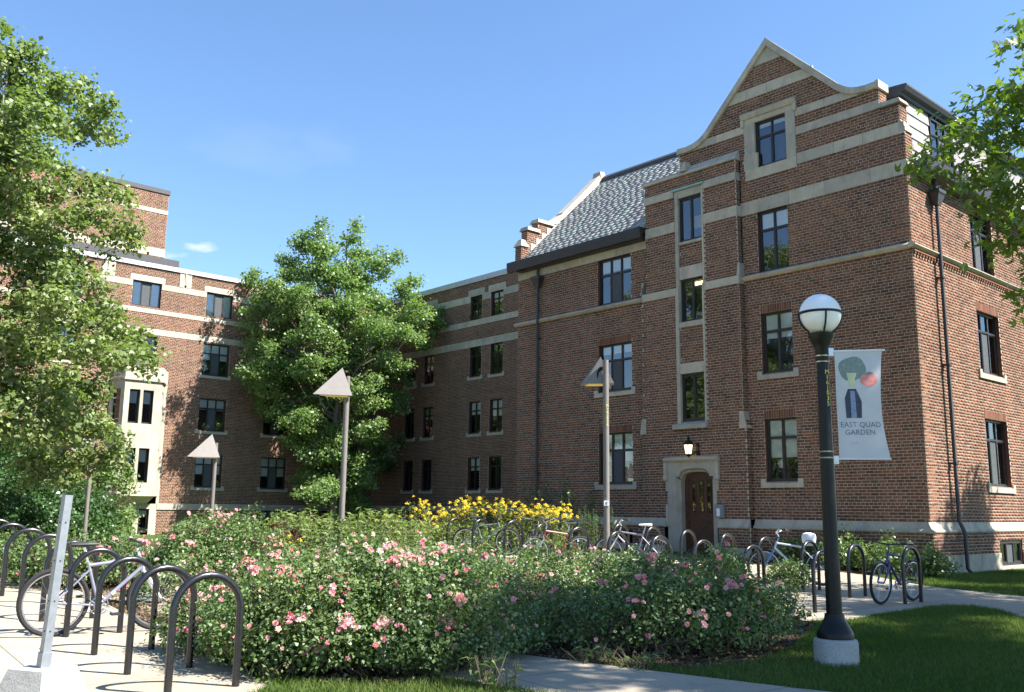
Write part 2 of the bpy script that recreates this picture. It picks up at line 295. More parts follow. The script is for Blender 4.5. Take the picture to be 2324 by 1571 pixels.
PLAZA = [(-40, -15.6), (-12, -16.35), (-9, -16.6), (-5, -17.2), (-2.5, -17.42), (.5, -17.72), (2.0, -17.88), (2.75, -18.05), (3.3, -18.6), (6, -21.5), (9, -26), (9, -45), (-40, -45)]
PAD = [(-12, -2.2), (-1.28, -1.8), (-.5, -1.94), (1.03, -2.94), (2.44, -3.6), (3.29, -3.86), (6.5, -5.2), (14, -9), (14, -13.2), (7.5, -10), (4.63, -7.66), (3.95, -6.75), (3.5, -6.5), (3.2, -6.8), (3.13, -7.3), (3.18, -8.94), (3.26, -9.85), (3.0, -10.45), (-2, -9.6), (-12, -8.2)]
BED1 = [(-10, -16.3), (-4, -17.0), (0, -17.55), (2.0, -17.8), (2.7, -17.75), (3.3, -17.2), (3.6, -16.6), (2.5, -16.75), (0, -16.9), (-4, -17.0), (-5, -15.8)]
BED1 = [(-9, -16.5), (-5, -17.1), (-2.5, -17.32), (.5, -17.62), (2.0, -17.8), (2.7, -17.75), (3.3, -17.25), (3.55, -16.72), (2.5, -16.88), (0, -17.05), (-4, -17.22+.02), (-4, -15.8), (0, -15.55), (2.5, -15.35), (3.7, -15.12), (4.3, -14.75), (4.45, -14), (4.2, -12.8), (3.3, -10.8), (3.0, -10.5), (-2, -9.65), (-12, -8.25), (-12, -2.3), (-22, 2), (-24, -8), (-16, -14)]
# the garden bed is laid as two simple sheets
sheet('flower_bed_near', [(-9, -16.62), (-5, -17.18), (-2.5, -17.4), (.5, -17.7), (2.0, -17.86), (2.72, -17.8), (3.3, -17.25), (3.5, -16.74), (2.5, -16.87), (0, -17.02), (-4, -17.22+.4), (-9, -16.2)], .004, 'soil')
sheet('flower_bed', [(-4, -15.83), (0, -15.58), (2.5, -15.37), (3.7, -15.15), (4.3, -14.75), (4.45, -14), (4.2, -12.8), (3.3, -10.8), (2.98, -10.47), (-2, -9.62), (-12, -8.22), (-12, -2.2), (-16, -1), (-26, 4), (-26, -9), (-14, -15.8), (-9, -16.15), (-4, -16.8)], .004, 'soil')
sheet('path', PATH_A+PATH_B, .008, 'concrete')
sheet('plaza_paving', PLAZA, .012, 'concrete')
sheet('rack_paving', PAD, .008, 'concrete')
sheet('wall_bed', [(-14, -.05), (-.2, -.05), (-.4, -1.75), (-1.28, -1.75), (-12, -2.15), (-14, -2)], .006, 'soil')
# ------------------------------------------------------------ brick walls
CH, BL, MJ = .0762, .2159, .014
def snap(z): return round(z/CH)*CH
def brick_wall(name, parent, world, z0, z1, xr, holes, d=0.0, singles=None, phase=0.0, seed=1, reveal=.13):
    """courses of single bricks standing proud of a mortar sheet, in wall coordinates (x along, -y out, z up)"""
    g = np.random.default_rng(seed); mb = MB(); B = []
    k0, k1 = int(round(z0/CH)), int(round(z1/CH))
    for k in range(k0, k1):
        za, zb = k*CH, (k+1)*CH; zm = (za+zb)/2; lo, hi = xr(zm)
        if hi-lo < .05: continue
        def cut(hs):
            iv = [(lo, hi)]
            for (h0, h1, hz0, hz1) in hs:
                if hz0 < zm < hz1:
                    nv = []
                    for a, b in iv:
                        if h1 <= a or h0 >= b: nv.append((a, b)); continue
                        if h0 > a: nv.append((a, h0))
                        if h1 < b: nv.append((h1, b))
                    iv = nv
            return iv
        iv = cut(holes)
        for a, b in cut([h for h in holes if h[3]-h[2] > .5]): mb.quad([(a, -d, za), (b, -d, za), (b, -d, zb), (a, -d, zb)])   # mortar runs on behind thin stone bands
        head = k % 6 == 3; L = BL/2 if head else BL; off = (phase + (0 if k % 2 else BL/2) + (BL/4 if head else 0)) % L
        for a, b in iv:
            x = math.floor((a-off)/L)*L+off
            while x < b:
                p, q = max(a, x)+MJ/2, min(b, x+L)-MJ/2
                if q-p > .03: B.append((p, q, za+MJ/2, zb-MJ/2, 1 if (q-p > L-MJ-.004) else 0, head))
                x += L
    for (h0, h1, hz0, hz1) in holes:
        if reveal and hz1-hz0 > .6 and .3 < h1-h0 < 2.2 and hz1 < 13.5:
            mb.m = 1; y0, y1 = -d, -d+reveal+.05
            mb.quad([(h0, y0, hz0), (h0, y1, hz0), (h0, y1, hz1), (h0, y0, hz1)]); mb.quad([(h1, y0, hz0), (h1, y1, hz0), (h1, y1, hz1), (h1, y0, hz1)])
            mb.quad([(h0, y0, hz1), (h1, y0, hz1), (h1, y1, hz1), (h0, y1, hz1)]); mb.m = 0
    mb.build(name, ['mortar', 'brick_reveal'], parent, world)
    B = np.array(B); n = len(B)
    return dict(B=B, d=d, world=world)
def brick_arrays(B, d, g, proud=.003):
    n = len(B); x0, x1, z0, z1 = B[:, 0], B[:, 1], B[:, 2], B[:, 3]; f = -d-proud-g.uniform(-.001, .003, n); bk = np.full(n, -d+.001)
    j = g.normal(0, .0012, (n, 2)); x0 = x0+j[:, 0]; z0 = z0+j[:, 1]*.7
    P = np.stack([np.stack([x0, bk, z0], 1), np.stack([x1, bk, z0], 1), np.stack([x1, bk, z1], 1), np.stack([x0, bk, z1], 1),
                  np.stack([x0, f, z0], 1), np.stack([x1, f, z0], 1), np.stack([x1, f, z1], 1), np.stack([x0, f, z1], 1)], 1)
    return P
BF = np.array([(4, 5, 6, 7), (0, 1, 5, 4), (1, 2, 6, 5), (2, 3, 7, 6), (3, 0, 4, 7)])
_bm = {}
def single_brick(head):
    if head not in _bm:
        L = (BL/2 if head else BL)-MJ; h = CH-MJ; m = MB(); m.hexa([(0, -.003, 0), (L, -.003, 0), (L, .001, 0), (0, .001, 0), (0, -.003, h), (L, -.003, h), (L, .001, h), (0, .001, h)]); _bm[head] = m.mesh('brick', 'brick')
    return _bm[head]
def lay_bricks(parent, walls, nsingle=300, seed=3, crit=None):
    """the bricks that show largest become objects of their own, the others one part"""
    g = np.random.default_rng(seed); allv, allp = [], []; cand = []
    for wi, w in enumerate(walls):
        B = w['B']
        if not len(B): continue
        c = np.stack([(B[:, 0]+B[:, 1])/2, np.full(len(B), -w['d']), (B[:, 2]+B[:, 3])/2, np.ones(len(B))], 1)
        wc = (np.array(w['world']) @ c.T).T[:, :3]; dist = np.linalg.norm(wc-CAM, axis=1)
        v = (wc-CAM); zc = v @ CF; px = PW/2+FPX*(v @ CR)/zc; py = PH/2-FPX*(v @ CU)/zc
        vis = (px > 0) & (px < PW) & (py > 0) & (py < PH) & (zc > 0) & (B[:, 4] > 0) & (B[:, 5] < .5)
        if crit is not None: vis &= crit(wc)
        w['sel'] = np.zeros(len(B), bool)
        for i in np.nonzero(vis)[0]: cand.append((dist[i], wi, i))
    cand.sort(); cand = cand[:nsingle]
    for _, wi, i in cand: walls[wi]['sel'][i] = True
    for w in walls:
        B = w['B']
        if not len(B): continue
        for i in np.nonzero(w['sel'])[0]:
            link('brick', single_brick(bool(B[i, 5])), None, parent, w['world'] @ Matrix.Translation(Vector((float(B[i, 0]), -w['d']-float(g.uniform(0, .002)), float(B[i, 2])))))
        R = B[~w['sel']]; P = brick_arrays(R, w['d'], g).reshape(-1, 3)
        P4 = np.concatenate([P, np.ones((len(P), 1))], 1); allv.append((np.array(w['world']) @ P4.T).T[:, :3])
        # neighbouring bricks sometimes come from the same batch
        pv = g.random(len(R)); allp.append(np.repeat(pv, 5))
    V = np.concatenate(allv); nb = len(V)//8; F = (BF[None]+(np.arange(nb)*8)[:, None, None]).reshape(-1, 4)
    o = link('brickwork', np_mesh('brickwork', V, F, 'brick', np.concatenate(allp)), None, parent, I4); o['kind'] = 'stuff'
RZ90 = Matrix.Rotation(math.pi/2, 4, 'Z')
def soldier(parent, world, x0, x1, z0, z1, d=0.0):        # upright bricks over a window, each its own piece
    n = max(1, round((x1-x0)/CH)); w = (x1-x0)/n
    m = MB(); m.box(0, w-MJ, -.011, .001, 0, z1-z0-MJ); me = m.mesh('brick', 'brick')
    for i in range(n): link('brick', me, None, parent, world @ Matrix.Translation(Vector((x0+i*w+MJ/2, -d, z0+MJ/2))))
def stones(name, parent, world, x0, x1, z0, z1, d=0.0, proud=.014, L=1.15, jit=True):
    n = max(1, round((x1-x0)/L)); cuts = [x0]+[x0+(x1-x0)*(i+(random.uniform(-.15, .15) if jit else 0))/n for i in range(1, n)]+[x1]
    for a, b in zip(cuts, cuts[1:]):
        m = MB(); m.box(a+.005, b-.005, -d-proud-random.uniform(0, .003), -d+.05, z0, z1); m.build(name, 'limestone', parent, world)
def profile(name, parent, world, prof, x0, x1, L=1.3, mat='limestone'):   # prof in (y,z)
    n = max(1, round((x1-x0)/L))
    for i in range(n):
        a, b = x0+(x1-x0)*i/n, x0+(x1-x0)*(i+1)/n; m = MB(); m.prism(prof, a+.002, b-.002); m.build(name, mat, parent, world)
def window(parent, world, x0, x1, z0, z1, d=0.0, cols=2, transom=.70, rec=.12, blind=None, sill=True, fw=.055, mat='window_frame', light=False, tilt=False, wides=None):
    """dark metal frame with its panes, blind and stone sill"""
    y = -d+rec; m = MB(); f = fw
    m.box(x0, x0+f, y-.03, y+.05, z0, z1); m.box(x1-f, x1, y-.03, y+.05, z0, z1); m.box(x0+f, x1-f, y-.03, y+.05, z1-f, z1); m.box(x0+f, x1-f, y-.035, y+.05, z0, z0+f*1.2)
    zt = z0+(z1-z0)*transom if transom else None; rows = [(z0+f*1.2, zt-.025), (zt+.025, z1-f)] if transom else [(z0+f*1.2, z1-f)]
    if transom: m.box(x0+f, x1-f, y-.025, y+.045, zt-.025, zt+.025)
    w = (x1-x0-2*f); xs = [x0+f+w*i/cols for i in range(cols+1)]
    for r, (a, b) in enumerate(rows):
        for i in range(1, cols): m.box(xs[i]-.021, xs[i]+.021, y-.022, y+.04, a, b)
        if r == 0:                             # the opening lights carry a second, slimmer frame
            for i in range(cols):
                if cols == 3 and i == 1: continue
                p, q = xs[i]+.021*(i > 0), xs[i+1]-.021*(i < cols-1); t = .022
                m.box(p, p+t, y-.012, y+.03, a, b); m.box(q-t, q, y-.012, y+.03, a, b); m.box(p+t, q-t, y-.012, y+.03, a, a+t); m.box(p+t, q-t, y-.012, y+.03, b-t, b)
    o = m.build('window', mat, parent, world)
    for r, (a, b) in enumerate(rows):
        for i in range(cols):
            g = MB(); p, q = xs[i]+.021*(i > 0), xs[i+1]-.021*(i < cols-1); dy = random.uniform(-.002, .002)
            g.quad([(p, y+.012+dy, a), (q, y+.012-dy, a), (q, y+.012-dy*.5, b), (p, y+.012+dy*.6, b)]); g.build('pane', 'glass', o, world)
            if blind is not None and r == 0 or (blind is not None and r == 1):
                bl = blind if isinstance(blind, (int, float)) else blind[i]
                zb = z1-(z1-z0)*bl; lo = max(a, zb)
                if b-lo > .04:
                    g = MB(); g.box(p+.01, q-.01, y+.06, y+.066, lo, b); g.build('blind', 'blind', o, world)
            if cols == 3 and i == 1 and r == 0:
                g = MB(); g.quad([(p, y+.004, a), (q, y+.004, a), (q, y+.004, b), (p, y+.004, b)]); g.build('insect_screen', 'screen', o, world)
    if tilt:
        g = MB(); zz = rows[0]; g.m = 0; p, q = xs[0], xs[cols]
        g.hexa([(p, y-.24, zz[0]+.1), (q, y-.24, zz[0]+.1), (q, y-.21, zz[0]+.1), (p, y-.21, zz[0]+.1), (p, y-.03, zz[1]), (q, y-.03, zz[1]), (q, y, zz[1]), (p, y, zz[1])]) if False else None
        for u in (p, q-.03): g.hexa([(u, y-.24, zz[0]+.05), (u+.03, y-.24, zz[0]+.05), (u+.03, y-.21, zz[0]+.05), (u, y-.21, zz[0]+.05), (u, y-.05, zz[1]), (u+.03, y-.05, zz[1]), (u+.03, y-.02, zz[1]), (u, y-.02, zz[1])])
        g.box(p, q, y-.24, y-.21, zz[0]+.03, zz[0]+.07); g.build('open_sash', mat, o, world)
    if light:
        g = MB(); g.box(x0+.35, x1-.1, y+.07, y+.09, z1-.2, z1-.1); g.build('ceiling_lamp', 'ceiling_light', o, world)
    if sill:
        sl = MB(); a, b = x0-.15, x1+.15
        sl.prism([(-d-.045, z0-.16), (-d-.045, z0-.03), (-d+rec, z0), (-d+rec, z0-.16)], x0-.0, x1+.0)
        for p, q in ((a, x0), (x1, b)): sl.box(p, q, -d-.045, -d+.03, z0-.16, z0+.07)
        sl.build('sill', 'limestone', o, world)
    return o
def core(parent, x0, x1, y0, y1, z0, z1):
    m = MB(); m.box(x0, x1, y0, y1, z0, z1); m.build('room_shade_box', 'room', parent, I4)  # added dark box: stops sun passing through, stands in for unlit rooms
# ============================================================ the gabled block (front Y=0, side X=0)
GB = root('gabled_brick_building', 'tall red brick building with curved stone-coped gable, arched door and slate roof', 'building', (-7, 2, 0))
FR, RR = I4, RZ90
WALLS = []
def gable_half(z):      # half width of the brick face under the coping at height z
    pts = [(12.13, 3.15), (12.2, 2.62), (12.3, 2.36), (12.43, 2.1), (13.2, 1.33), (14.5, .03), (14.6, 0)]
    return float(np.interp(z, [p[0] for p in pts], [p[1] for p in pts]))
def xrF(z):
    if z < 9.75: return (-14.2, 0)
    if z < 10.87: return (-8.3, 0)
    if z < 11.05: return (-8.17, -.06)
    if z < 11.5: return (-8.17, -.1)
    if z < 12.13: return (-6.94, -.6)
    h = gable_half(z); return (-3.77-h, -3.77+h)
s = snap
gw = [(-4.3, -3.34, s(2.21), s(3.87)), (-4.3, -3.34, s(5.1), s(6.76)), (-4.3, -3.34, s(7.93), s(9.68))]
lw = [(-10.35, -8.94, s(2.21), s(3.84)), (-10.35, -8.94, s(5.1), s(6.66)), (-10.35, -8.94, s(7.93), s(9.45))]
at_w = (-4.27, -3.29, s(10.98), s(12.34))
string = (-14.3, .1, s(7.75), s(7.93))
bandsF = [(-8.3, .01, s(9.66), s(10.03)), (-2.99, .01, s(10.78), s(11.08)), (-2.99, -.6, s(11.57), s(11.8)), (-6.4, -4.62, s(12.1), s(12.35)), (-2.99, -.8, s(12.1), s(12.35)), (-5.1, -2.4, s(13.12), s(13.38)), (-4.66, -4.2, s(10.95), s(11.4))]
surround = (-4.62, -2.99, s(10.7), s(12.5))
holesF = gw + lw + [string] + bandsF + [surround, (-14.3, -8.3, s(9.47), 9.9), (-8.3, -4.8, 0, s(11.35)), (-4.3, -3.3, 14.05, 15)]
sold = [(-4.3, -3.34, s(3.87), s(3.87)+3*CH), (-4.3, -3.34, s(6.76), s(6.76)+3*CH), (-10.35, -8.94, s(3.84), s(3.84)+3*CH), (-10.35, -8.94, s(6.66), s(6.66)+3*CH)]
WALLS.append(brick_wall('front_wall', GB, FR, 16*CH, s(14.6), xrF, holesF+sold, 0, seed=1))
for q in sold: soldier(GB, FR, *q)
# plinth zone
WALLS.append(brick_wall('plinth_wall', GB, FR, s(.42), s(.98), lambda z: (-14.2, .1), [(-8.5, -4.65, 0, 2), (-9.6, -8.9, .3, .85)], .1, seed=2))
PL = [(0.02, 1.219), (-.012, 1.219), (-.03, 1.17), (-.07, 1.08), (-.13, 1.03), (-.13, .995), (-.1, .965), (.02, .965)]
profile('plinth_stone', GB, FR, PL, -14.2, -8.42); profile('plinth_stone', GB, FR, PL, -4.68, .0)
stones('base_stone', GB, FR, -14.2, -8.42, -.2, s(.42), .1, .03); stones('base_stone', GB, FR, -4.68, .12, -.2, s(.42), .1, .03)
# string course
SC = [(.02, s(7.75)), (-.06, s(7.75)), (-.13, s(7.75)+.06), (-.13, s(7.75)+.085), (-.03, s(7.93)), (.02, s(7.93))]
profile('string_course', GB, FR, SC, -14.3, -8.28); profile('string_course', GB, FR, SC, -4.8, -.0)
# stone bands of the gable
for i, q in enumerate(bandsF):
    lim = gable_half((q[2]+q[3])/2)+.1 if q[2] > 12 else 9
    stones('stone_band', GB, FR, max(q[0], -6.6, -3.77-lim), min(q[1], 0.0, -3.77+lim), q[2], q[3], 0, .012+.001*i)
stones('frieze_stone', GB, FR, -14.2, -8.2, s(9.47), 9.86, 0, .03, 1.5)
m = MB(); m.prism([(-4.27, 14.03), (-3.27, 14.03), (-3.72, 14.52), (-3.82, 14.52)], -.012, .05, 'y'); m.build('apex_stone', 'limestone', GB, FR)
# attic window surround with its hood mould
for a, b2, c, d2 in ((-4.62, -4.27, s(10.98), s(12.34)), (-3.29, -2.99, s(10.98), s(12.34)), (-4.62, -2.99, s(12.34), s(12.5)), (-4.62, -2.99, s(10.7), s(10.98))): stones('window_surround', GB, FR, a, b2, c, d2, 0, .02, 3)
HM = [(.02, s(12.5)+.001), (-.06, s(12.5)+.001), (-.11, 12.6), (-.11, 12.64), (-.02, 12.7), (.02, 12.7)]
profile('hood_mould', GB, FR, HM, -4.7, -2.92, 3)
for xx in (-4.7, -3.02): stones('hood_mould', GB, FR, xx, xx+.1, 12.28, s(12.5), 0, .08, 1)
window(GB, FR, *at_w, cols=2, transom=.66, sill=False, rec=.1, blind=.12)
for i, q in enumerate(gw): window(GB, FR, *q, cols=2, transom=.70, blind=[.62, .42, .3][i], sill=i < 2)
for i, q in enumerate(lw): window(GB, FR, *q, cols=3, transom=.66, blind=[.55, .2, .28][i], sill=i < 2)
# coping: stones along the gable outline
OUT = [(-3.77, 14.73), (-2.58, 13.53), (-1.65, 12.59), (-1.5, 12.465), (-1.33, 12.37), (-1.13, 12.31), (-.9, 12.285), (-.56, 12.30)]
def coping(pts, th=.17, y0=-.09, y1=.42, mat='limestone', name='coping_stone'):
    pts = [Vector((p[0], p[1])) for p in pts]; nn = []
    for i in range(len(pts)):
        d = (pts[min(i+1, len(pts)-1)]-pts[max(i-1, 0)]).normalized(); q = Vector((-d.y, d.x)); q = q if q.y < 0 else -q; nn.append(q if i else Vector((0, -1.42)))
    for i in range(len(pts)-1):
        a, b = pts[i], pts[i+1]; c, d = a+nn[i]*th, b+nn[i+1]*th; m = MB()
        m.hexa([(c.x, y0, c.y), (d.x, y0, d.y), (d.x, y1, d.y), (c.x, y1, c.y), (a.x, y0, a.y), (b.x, y0, b.y), (b.x, y1, b.y), (a.x, y1, a.y)])
        m.build(name, mat, GB, FR)
coping(OUT); coping([(-7.54-x, z-.0) for x, z in OUT])
mb = MB(); mb.box(-.62, -.54, -.12, .42, 12.10, 12.31); mb.build('coping_stone', 'limestone', GB)
for x0, x1, z0, z1 in ((-.66, -.03, 11.575, 11.7), ):
    m = MB(); m.hexa([(x0, -.06, z0), (x1, -.06, z0), (x1, .42, z0), (x0, .42, z0), (x0+.0, -.03, z1), (x1-.06, -.03, z1), (x1-.06, .42, z1), (x0, .42, z1)]); m.build('coping_stone', 'limestone', GB)
m = MB(); m.prism([(-.14, 11.12), (-.095, 11.12), (.02, 10.9), (.02, 10.8), (-.14, 10.8)], -.02, .42, 'y'); m.build('kneeler_stone', 'limestone', GB)
# parapet returns behind the gable edge (side faces of pier and kneeler)
for nm, X, z0, z1, y1 in (('pier_side', -.6, 11.5, 12.13, .4), ('pier_side', -.1, 11.05, 11.57, .4), ('pier_side', -.01, 9.75, 10.87, .4)):
    WALLS.append(brick_wall(nm, GB, Matrix.Translation((X, 0, 0)) @ RZ90, z0, z1, lambda z, y1=y1: (0, y1), [], 0, seed=9))
m = MB(); m.prism([(-6.9, 10), (-.12, 10), (-.12, 11.57), (-.62, 11.57), (-.62, 12.1), (-1.6, 12.45), (-3.77, 14.52), (-5.94, 12.45), (-6.9, 12.1)], .26, .4, 'y'); m.build('gable_backing', 'room', GB)
# ---------------- stair tower on the front
TW = dict(low=(-8.36, -4.72), mid=(-8.3, -4.8), up=(-8.17, -4.83)); zt1, zt2 = s(3.88), s(7.96)
def xrT(z): return TW['low'] if z < zt1 else TW['mid'] if z < zt2 else TW['up']
D1 = .24; D2 = .19
strip = (-7.02, -5.98)
tb = [(-8.4, -4.7, s(7.66), s(7.96)), (-8.4, -4.7, s(9.66), s(9.97)), (-8.4, -4.7, s(10.74), s(10.97))]
doorhole = (-7.38, -5.74, 0, s(2.83))
panels = [(-6.9, -6.08, s(8.5), s(9.2)), (-6.9, -6.06, s(5.63), s(6.74))]
tholes = [(strip[0], strip[1], s(3.87), s(10.9)), doorhole]
WALLS.append(brick_wall('tower_wall', GB, FR, 16*CH, zt2, xrT, tb+tholes, D1, seed=4, reveal=0))
WALLS.append(brick_wall('tower_wall', GB, FR, zt2, s(11.37), xrT, tb+tholes, D2, seed=5, reveal=0))
WALLS.append(brick_wall('tower_plinth', GB, FR, s(.42), s(.98), lambda z: (-8.46, -4.62), [(-7.5, -5.62, 0, 3)], D1+.1, seed=6, reveal=0))
for a, b2 in ((-8.4, -7.48), (-5.66, -4.68)): profile('plinth_stone', GB, Matrix.Translation((0, -D1, 0)), PL, a, b2)
for a, b2 in ((-8.46, -7.5), (-5.62, -4.62)): stones('base_stone', GB, FR, a, b2, -.2, s(.42), D1+.1, .03)
for X, z0, z1, dd, sd2 in ((TW['low'][1], 16*CH, zt1, D1, 11), (TW['mid'][1], zt1, zt2, D1, 12), (TW['up'][1], zt2, s(11.37), D2, 13)):
    WALLS.append(brick_wall('tower_side', GB, Matrix.Translation((X, 0, 0)) @ RZ90, z0, z1, lambda z, dd=dd: (-dd, 0), [], 0, seed=sd2))
    m = MB(); m.box(-8.16 if z0 > 8 else -8.29, X-.02, -dd+.12, .1, z0, z1)
    if z0 > 1: pass
WALLS.append(brick_wall('tower_plinth', GB, Matrix.Translation((-4.62, 0, 0)) @ RZ90, s(.42), s(.98), lambda z: (-D1-.1, 0), [], 0, seed=14))
for a, b2 in ((-8.3, -7.02), (-5.98, -4.8)):
    stones('stone_band', GB, FR, a, b2, s(7.66), s(7.96), D1, .015)
    stones('stone_band', GB, FR, a+.13*(a < -8), b2-.02, s(9.66), s(9.97), D2, .015); stones('stone_band', GB, FR, a+.13*(a < -8), b2-.02, s(10.74), s(10.97), D2, .05)
for X, z0, z1, dd in ((-4.8, s(7.66), s(7.96), D1), (-4.83, s(9.66), s(9.97), D2), (-4.83, s(10.74), s(10.97), D2)): stones('stone_band', GB, Matrix.Translation((X, 0, 0)) @ RZ90, -dd, 0, z0, z1, 0, .016)
# buttress weatherings
for xa, xb in ((-8.42, -8.2), (-4.92, -4.7)):
    m = MB(); m.hexa([(xa, -D1-.03, s(3.65)), (xb, -D1-.03, s(3.65)), (xb, .02, s(3.65)), (xa, .02, s(3.65)), (xa+(.06 if xa < -6 else 0), -D1-.012, s(4.1)), (xb-(.0 if xa < -6 else .09), -D1-.012, s(4.1)), (xb-(.0 if xa < -6 else .09), .02, s(4.1)), (xa+(.06 if xa < -6 else 0), .02, s(4.1))]); m.build('weathering_stone', 'limestone', GB)
    m = MB(); q = xb+.03 if xa > -6 else xb-.02; p = xa+.06
    m.hexa([(p, -D1-.02, s(7.96)), (q-.09, -D1-.02, s(7.96)), (q-.09, .02, s(7.96)), (p, .02, s(7.96)), (p+.08*(xa < -6), -D2-.01, s(8.3)), (q-.12, -D2-.01, s(8.3)), (q-.12, .02, s(8.3)), (p+.08*(xa < -6), .02, s(8.3))]); m.build('weathering_stone', 'limestone', GB)
# tower top coping
m = MB(); m.hexa([(-8.22, -D2-.07, s(11.37)), (-6.9, -D2-.07, s(11.37)), (-6.9, .3, s(11.37)), (-8.22, .3, s(11.37)), (-8.2, -D2-.05, 11.46), (-6.9, -D2-.05, 11.46), (-6.9, .3, 11.58), (-8.2, .3, 11.58)]); m.build('coping_stone', 'limestone', GB)
m = MB(); m.hexa([(-6.897, -D2-.07, s(11.37)), (-4.79, -D2-.07, s(11.37)), (-4.79, .02, s(11.37)), (-6.897, .02, s(11.37)), (-6.897, -D2-.04, 11.44), (-4.79, -D2-.04, 11.44), (-4.83, .0, 11.68), (-6.897, .0, 11.68)]); m.build('coping_stone', 'limestone', GB)
m = MB(); m.hexa([(-6.75, -D2-.12, 11.45), (-6.5, -D2-.12, 11.45), (-6.5, .02, 11.5), (-6.75, .02, 11.5), (-6.7, -D2-.05, 11.75), (-6.55, -D2-.05, 11.75), (-6.55, .02, 11.78), (-6.7, .02, 11.78)]); m.build('carved_stone', 'limestone', GB)
m = MB(); m.box(-8.22, -6.93, .3, .36, 11.42, 11.6); m.build('flashing', 'coping_metal', GB)
WALLS.append(brick_wall('tower_wall', GB, FR, s(11.6), 12.1, lambda z: (-6.94, -6.2), [], .002, seed=15))
m = MB(); m.box(-8.15, -4.85, -D2+.01, .0, zt2, s(11.37)); 
# stair windows in one tall stone strip
x0, x1 = strip; dd = D1
def frame_stone(a, b2, c, d2, d, pr=.02): stones('window_surround', GB, FR, a, b2, c, d2, d, pr, 4, False)
for (z0, z1, d) in ((s(3.87), zt2, D1), (zt2, s(10.9), D2)):
    frame_stone(x0, x0+.13, z0, z1, d); frame_stone(x1-.07, x1, z0, z1, d)
wz = [(s(3.97), s(5.33)), (s(6.82), s(8.16)), (s(9.33), s(10.68))]
ia, ib = x0+.13, x1-.07
frame_stone(ia, ib, s(5.33), s(5.63), D1, .018); frame_stone(ia, ib, s(6.74), s(6.82), D1, .018); frame_stone(ia, ib, s(8.16), s(8.5), D2, .018); frame_stone(ia, ib, s(9.2), s(9.33), D2, .018); frame_stone(ia, ib, s(10.68), s(10.9), D2, .018)
WALLS.append(brick_wall('panel_wall', GB, FR, s(5.63), s(6.74), lambda z: (ia, ib), [], D1-.03, seed=21)); WALLS.append(brick_wall('panel_wall', GB, FR, s(8.5), s(9.2), lambda z: (ia, ib), [], D2-.03, seed=22))
for i, (a, b2) in enumerate(wz):
    d = D1 if i == 0 else D2
    window(GB, FR, ia, ib, a, b2, d=d, cols=2, transom=None, rec=.10, sill=False, blind=None, light=(i == 1))
    m = MB(); m.box(ia-.01, ia, -d+.0, -d+.2, a, b2); m.box(ib, ib+.01, -d, -d+.2, a, b2); m.box(ia, ib, -d, -d+.2, b2, b2+.01); m.build('window_reveal', 'limestone', GB)
m = MB(); m.prism([(-D1-.1, s(3.72)), (-D1-.1, s(3.87)-.03), (-D1+.1, s(3.97)), (-D1+.1, s(3.72))], x0-.13, x1+.03); m.build('sill', 'limestone', GB)
m = MB(); m.box(x0-.06, x1+.06, -D2-.1, -D2+.02, 10.91, 10.96); m.build('flashing', 'copper', GB)
# door with its arched stone surround
dx0, dx1, dz0, dzs, dza = -7.02, -5.93, .2, 2.28, 2.52
def arch(t): # t 0..1 across the opening
    u = abs(2*t-1); return dzs+(dza-dzs)*(1-u**3.2)**(1/2.0)
m = MB(); N = 16; yf = -D1-.03
ox0, ox1, oz = -7.42, -5.72, 2.8
for i in range(N):
    t0, t1 = i/N, (i+1)/N; a, b2 = dx0+(dx1-dx0)*t0, dx0+(dx1-dx0)*t1; h0, h1 = arch(t0), arch(t1)
    m.quad([(a, yf, h0+.1), (b2, yf, h1+.1), (b2, yf, oz), (a, yf, oz)])
    m.quad([(a, yf, h0+.1), (b2, yf, h1+.1), (b2, yf+.1, h1+.05), (a, yf+.1, h0+.05)]); m.quad([(a, yf+.1, h0+.05), (b2, yf+.1, h1+.05), (b2, yf+.12, h1), (a, yf+.12, h0)]); m.quad([(a, yf+.12, h0), (b2, yf+.12, h1), (b2, yf+.34, h1), (a, yf+.34, h0)])
for sx, a in ((1, dx0), (-1, dx1)):
    o_ = ox0 if sx > 0 else ox1
    m.quad([(o_, yf, dz0), (a-sx*.1, yf, dz0), (a-sx*.1, yf, oz), (o_, yf, oz)])
    zz = arch(0)
    m.quad([(a-sx*.1, yf, dz0), (a-sx*.05, yf+.1, dz0), (a-sx*.05, yf+.1, zz+.05), (a-sx*.1, yf, zz+.1)]); m.quad([(a-sx*.05, yf+.1, dz0), (a, yf+.12, dz0), (a, yf+.12, zz), (a-sx*.05, yf+.1, zz+.05)]); m.quad([(a, yf+.12, dz0), (a, yf+.34, dz0), (a, yf+.34, zz), (a, yf+.12, zz)])
    m.quad([(a-sx*.1, yf, oz), (a, yf, oz), (a, yf, zz+.1), (a-sx*.1, yf, zz+.1)])
    m.quad([(o_, yf, dz0), (o_, yf+.1, dz0), (o_, yf+.1, oz), (o_, yf, oz)])
m.build('door_surround', 'limestone', GB)
for a, b2, c, d2 in ((-7.5, -7.42, s(1.0), s(1.58)), (-5.72, -5.64, s(1.0), s(1.58)), (-7.49, -7.42, s(1.95), s(2.7)), (-5.72, -5.65, s(1.95), s(2.7))): stones('quoin_stone', GB, FR, a, b2, c, d2, D1, .029, 2)
profile('hood_mould', GB, Matrix.Translation((0, -D1, 0)), [(.02, 2.8), (-.07, 2.8), (-.13, 2.86), (-.13, 2.9), (-.02, 2.95), (.02, 2.95)], -7.52, -5.62, 3)
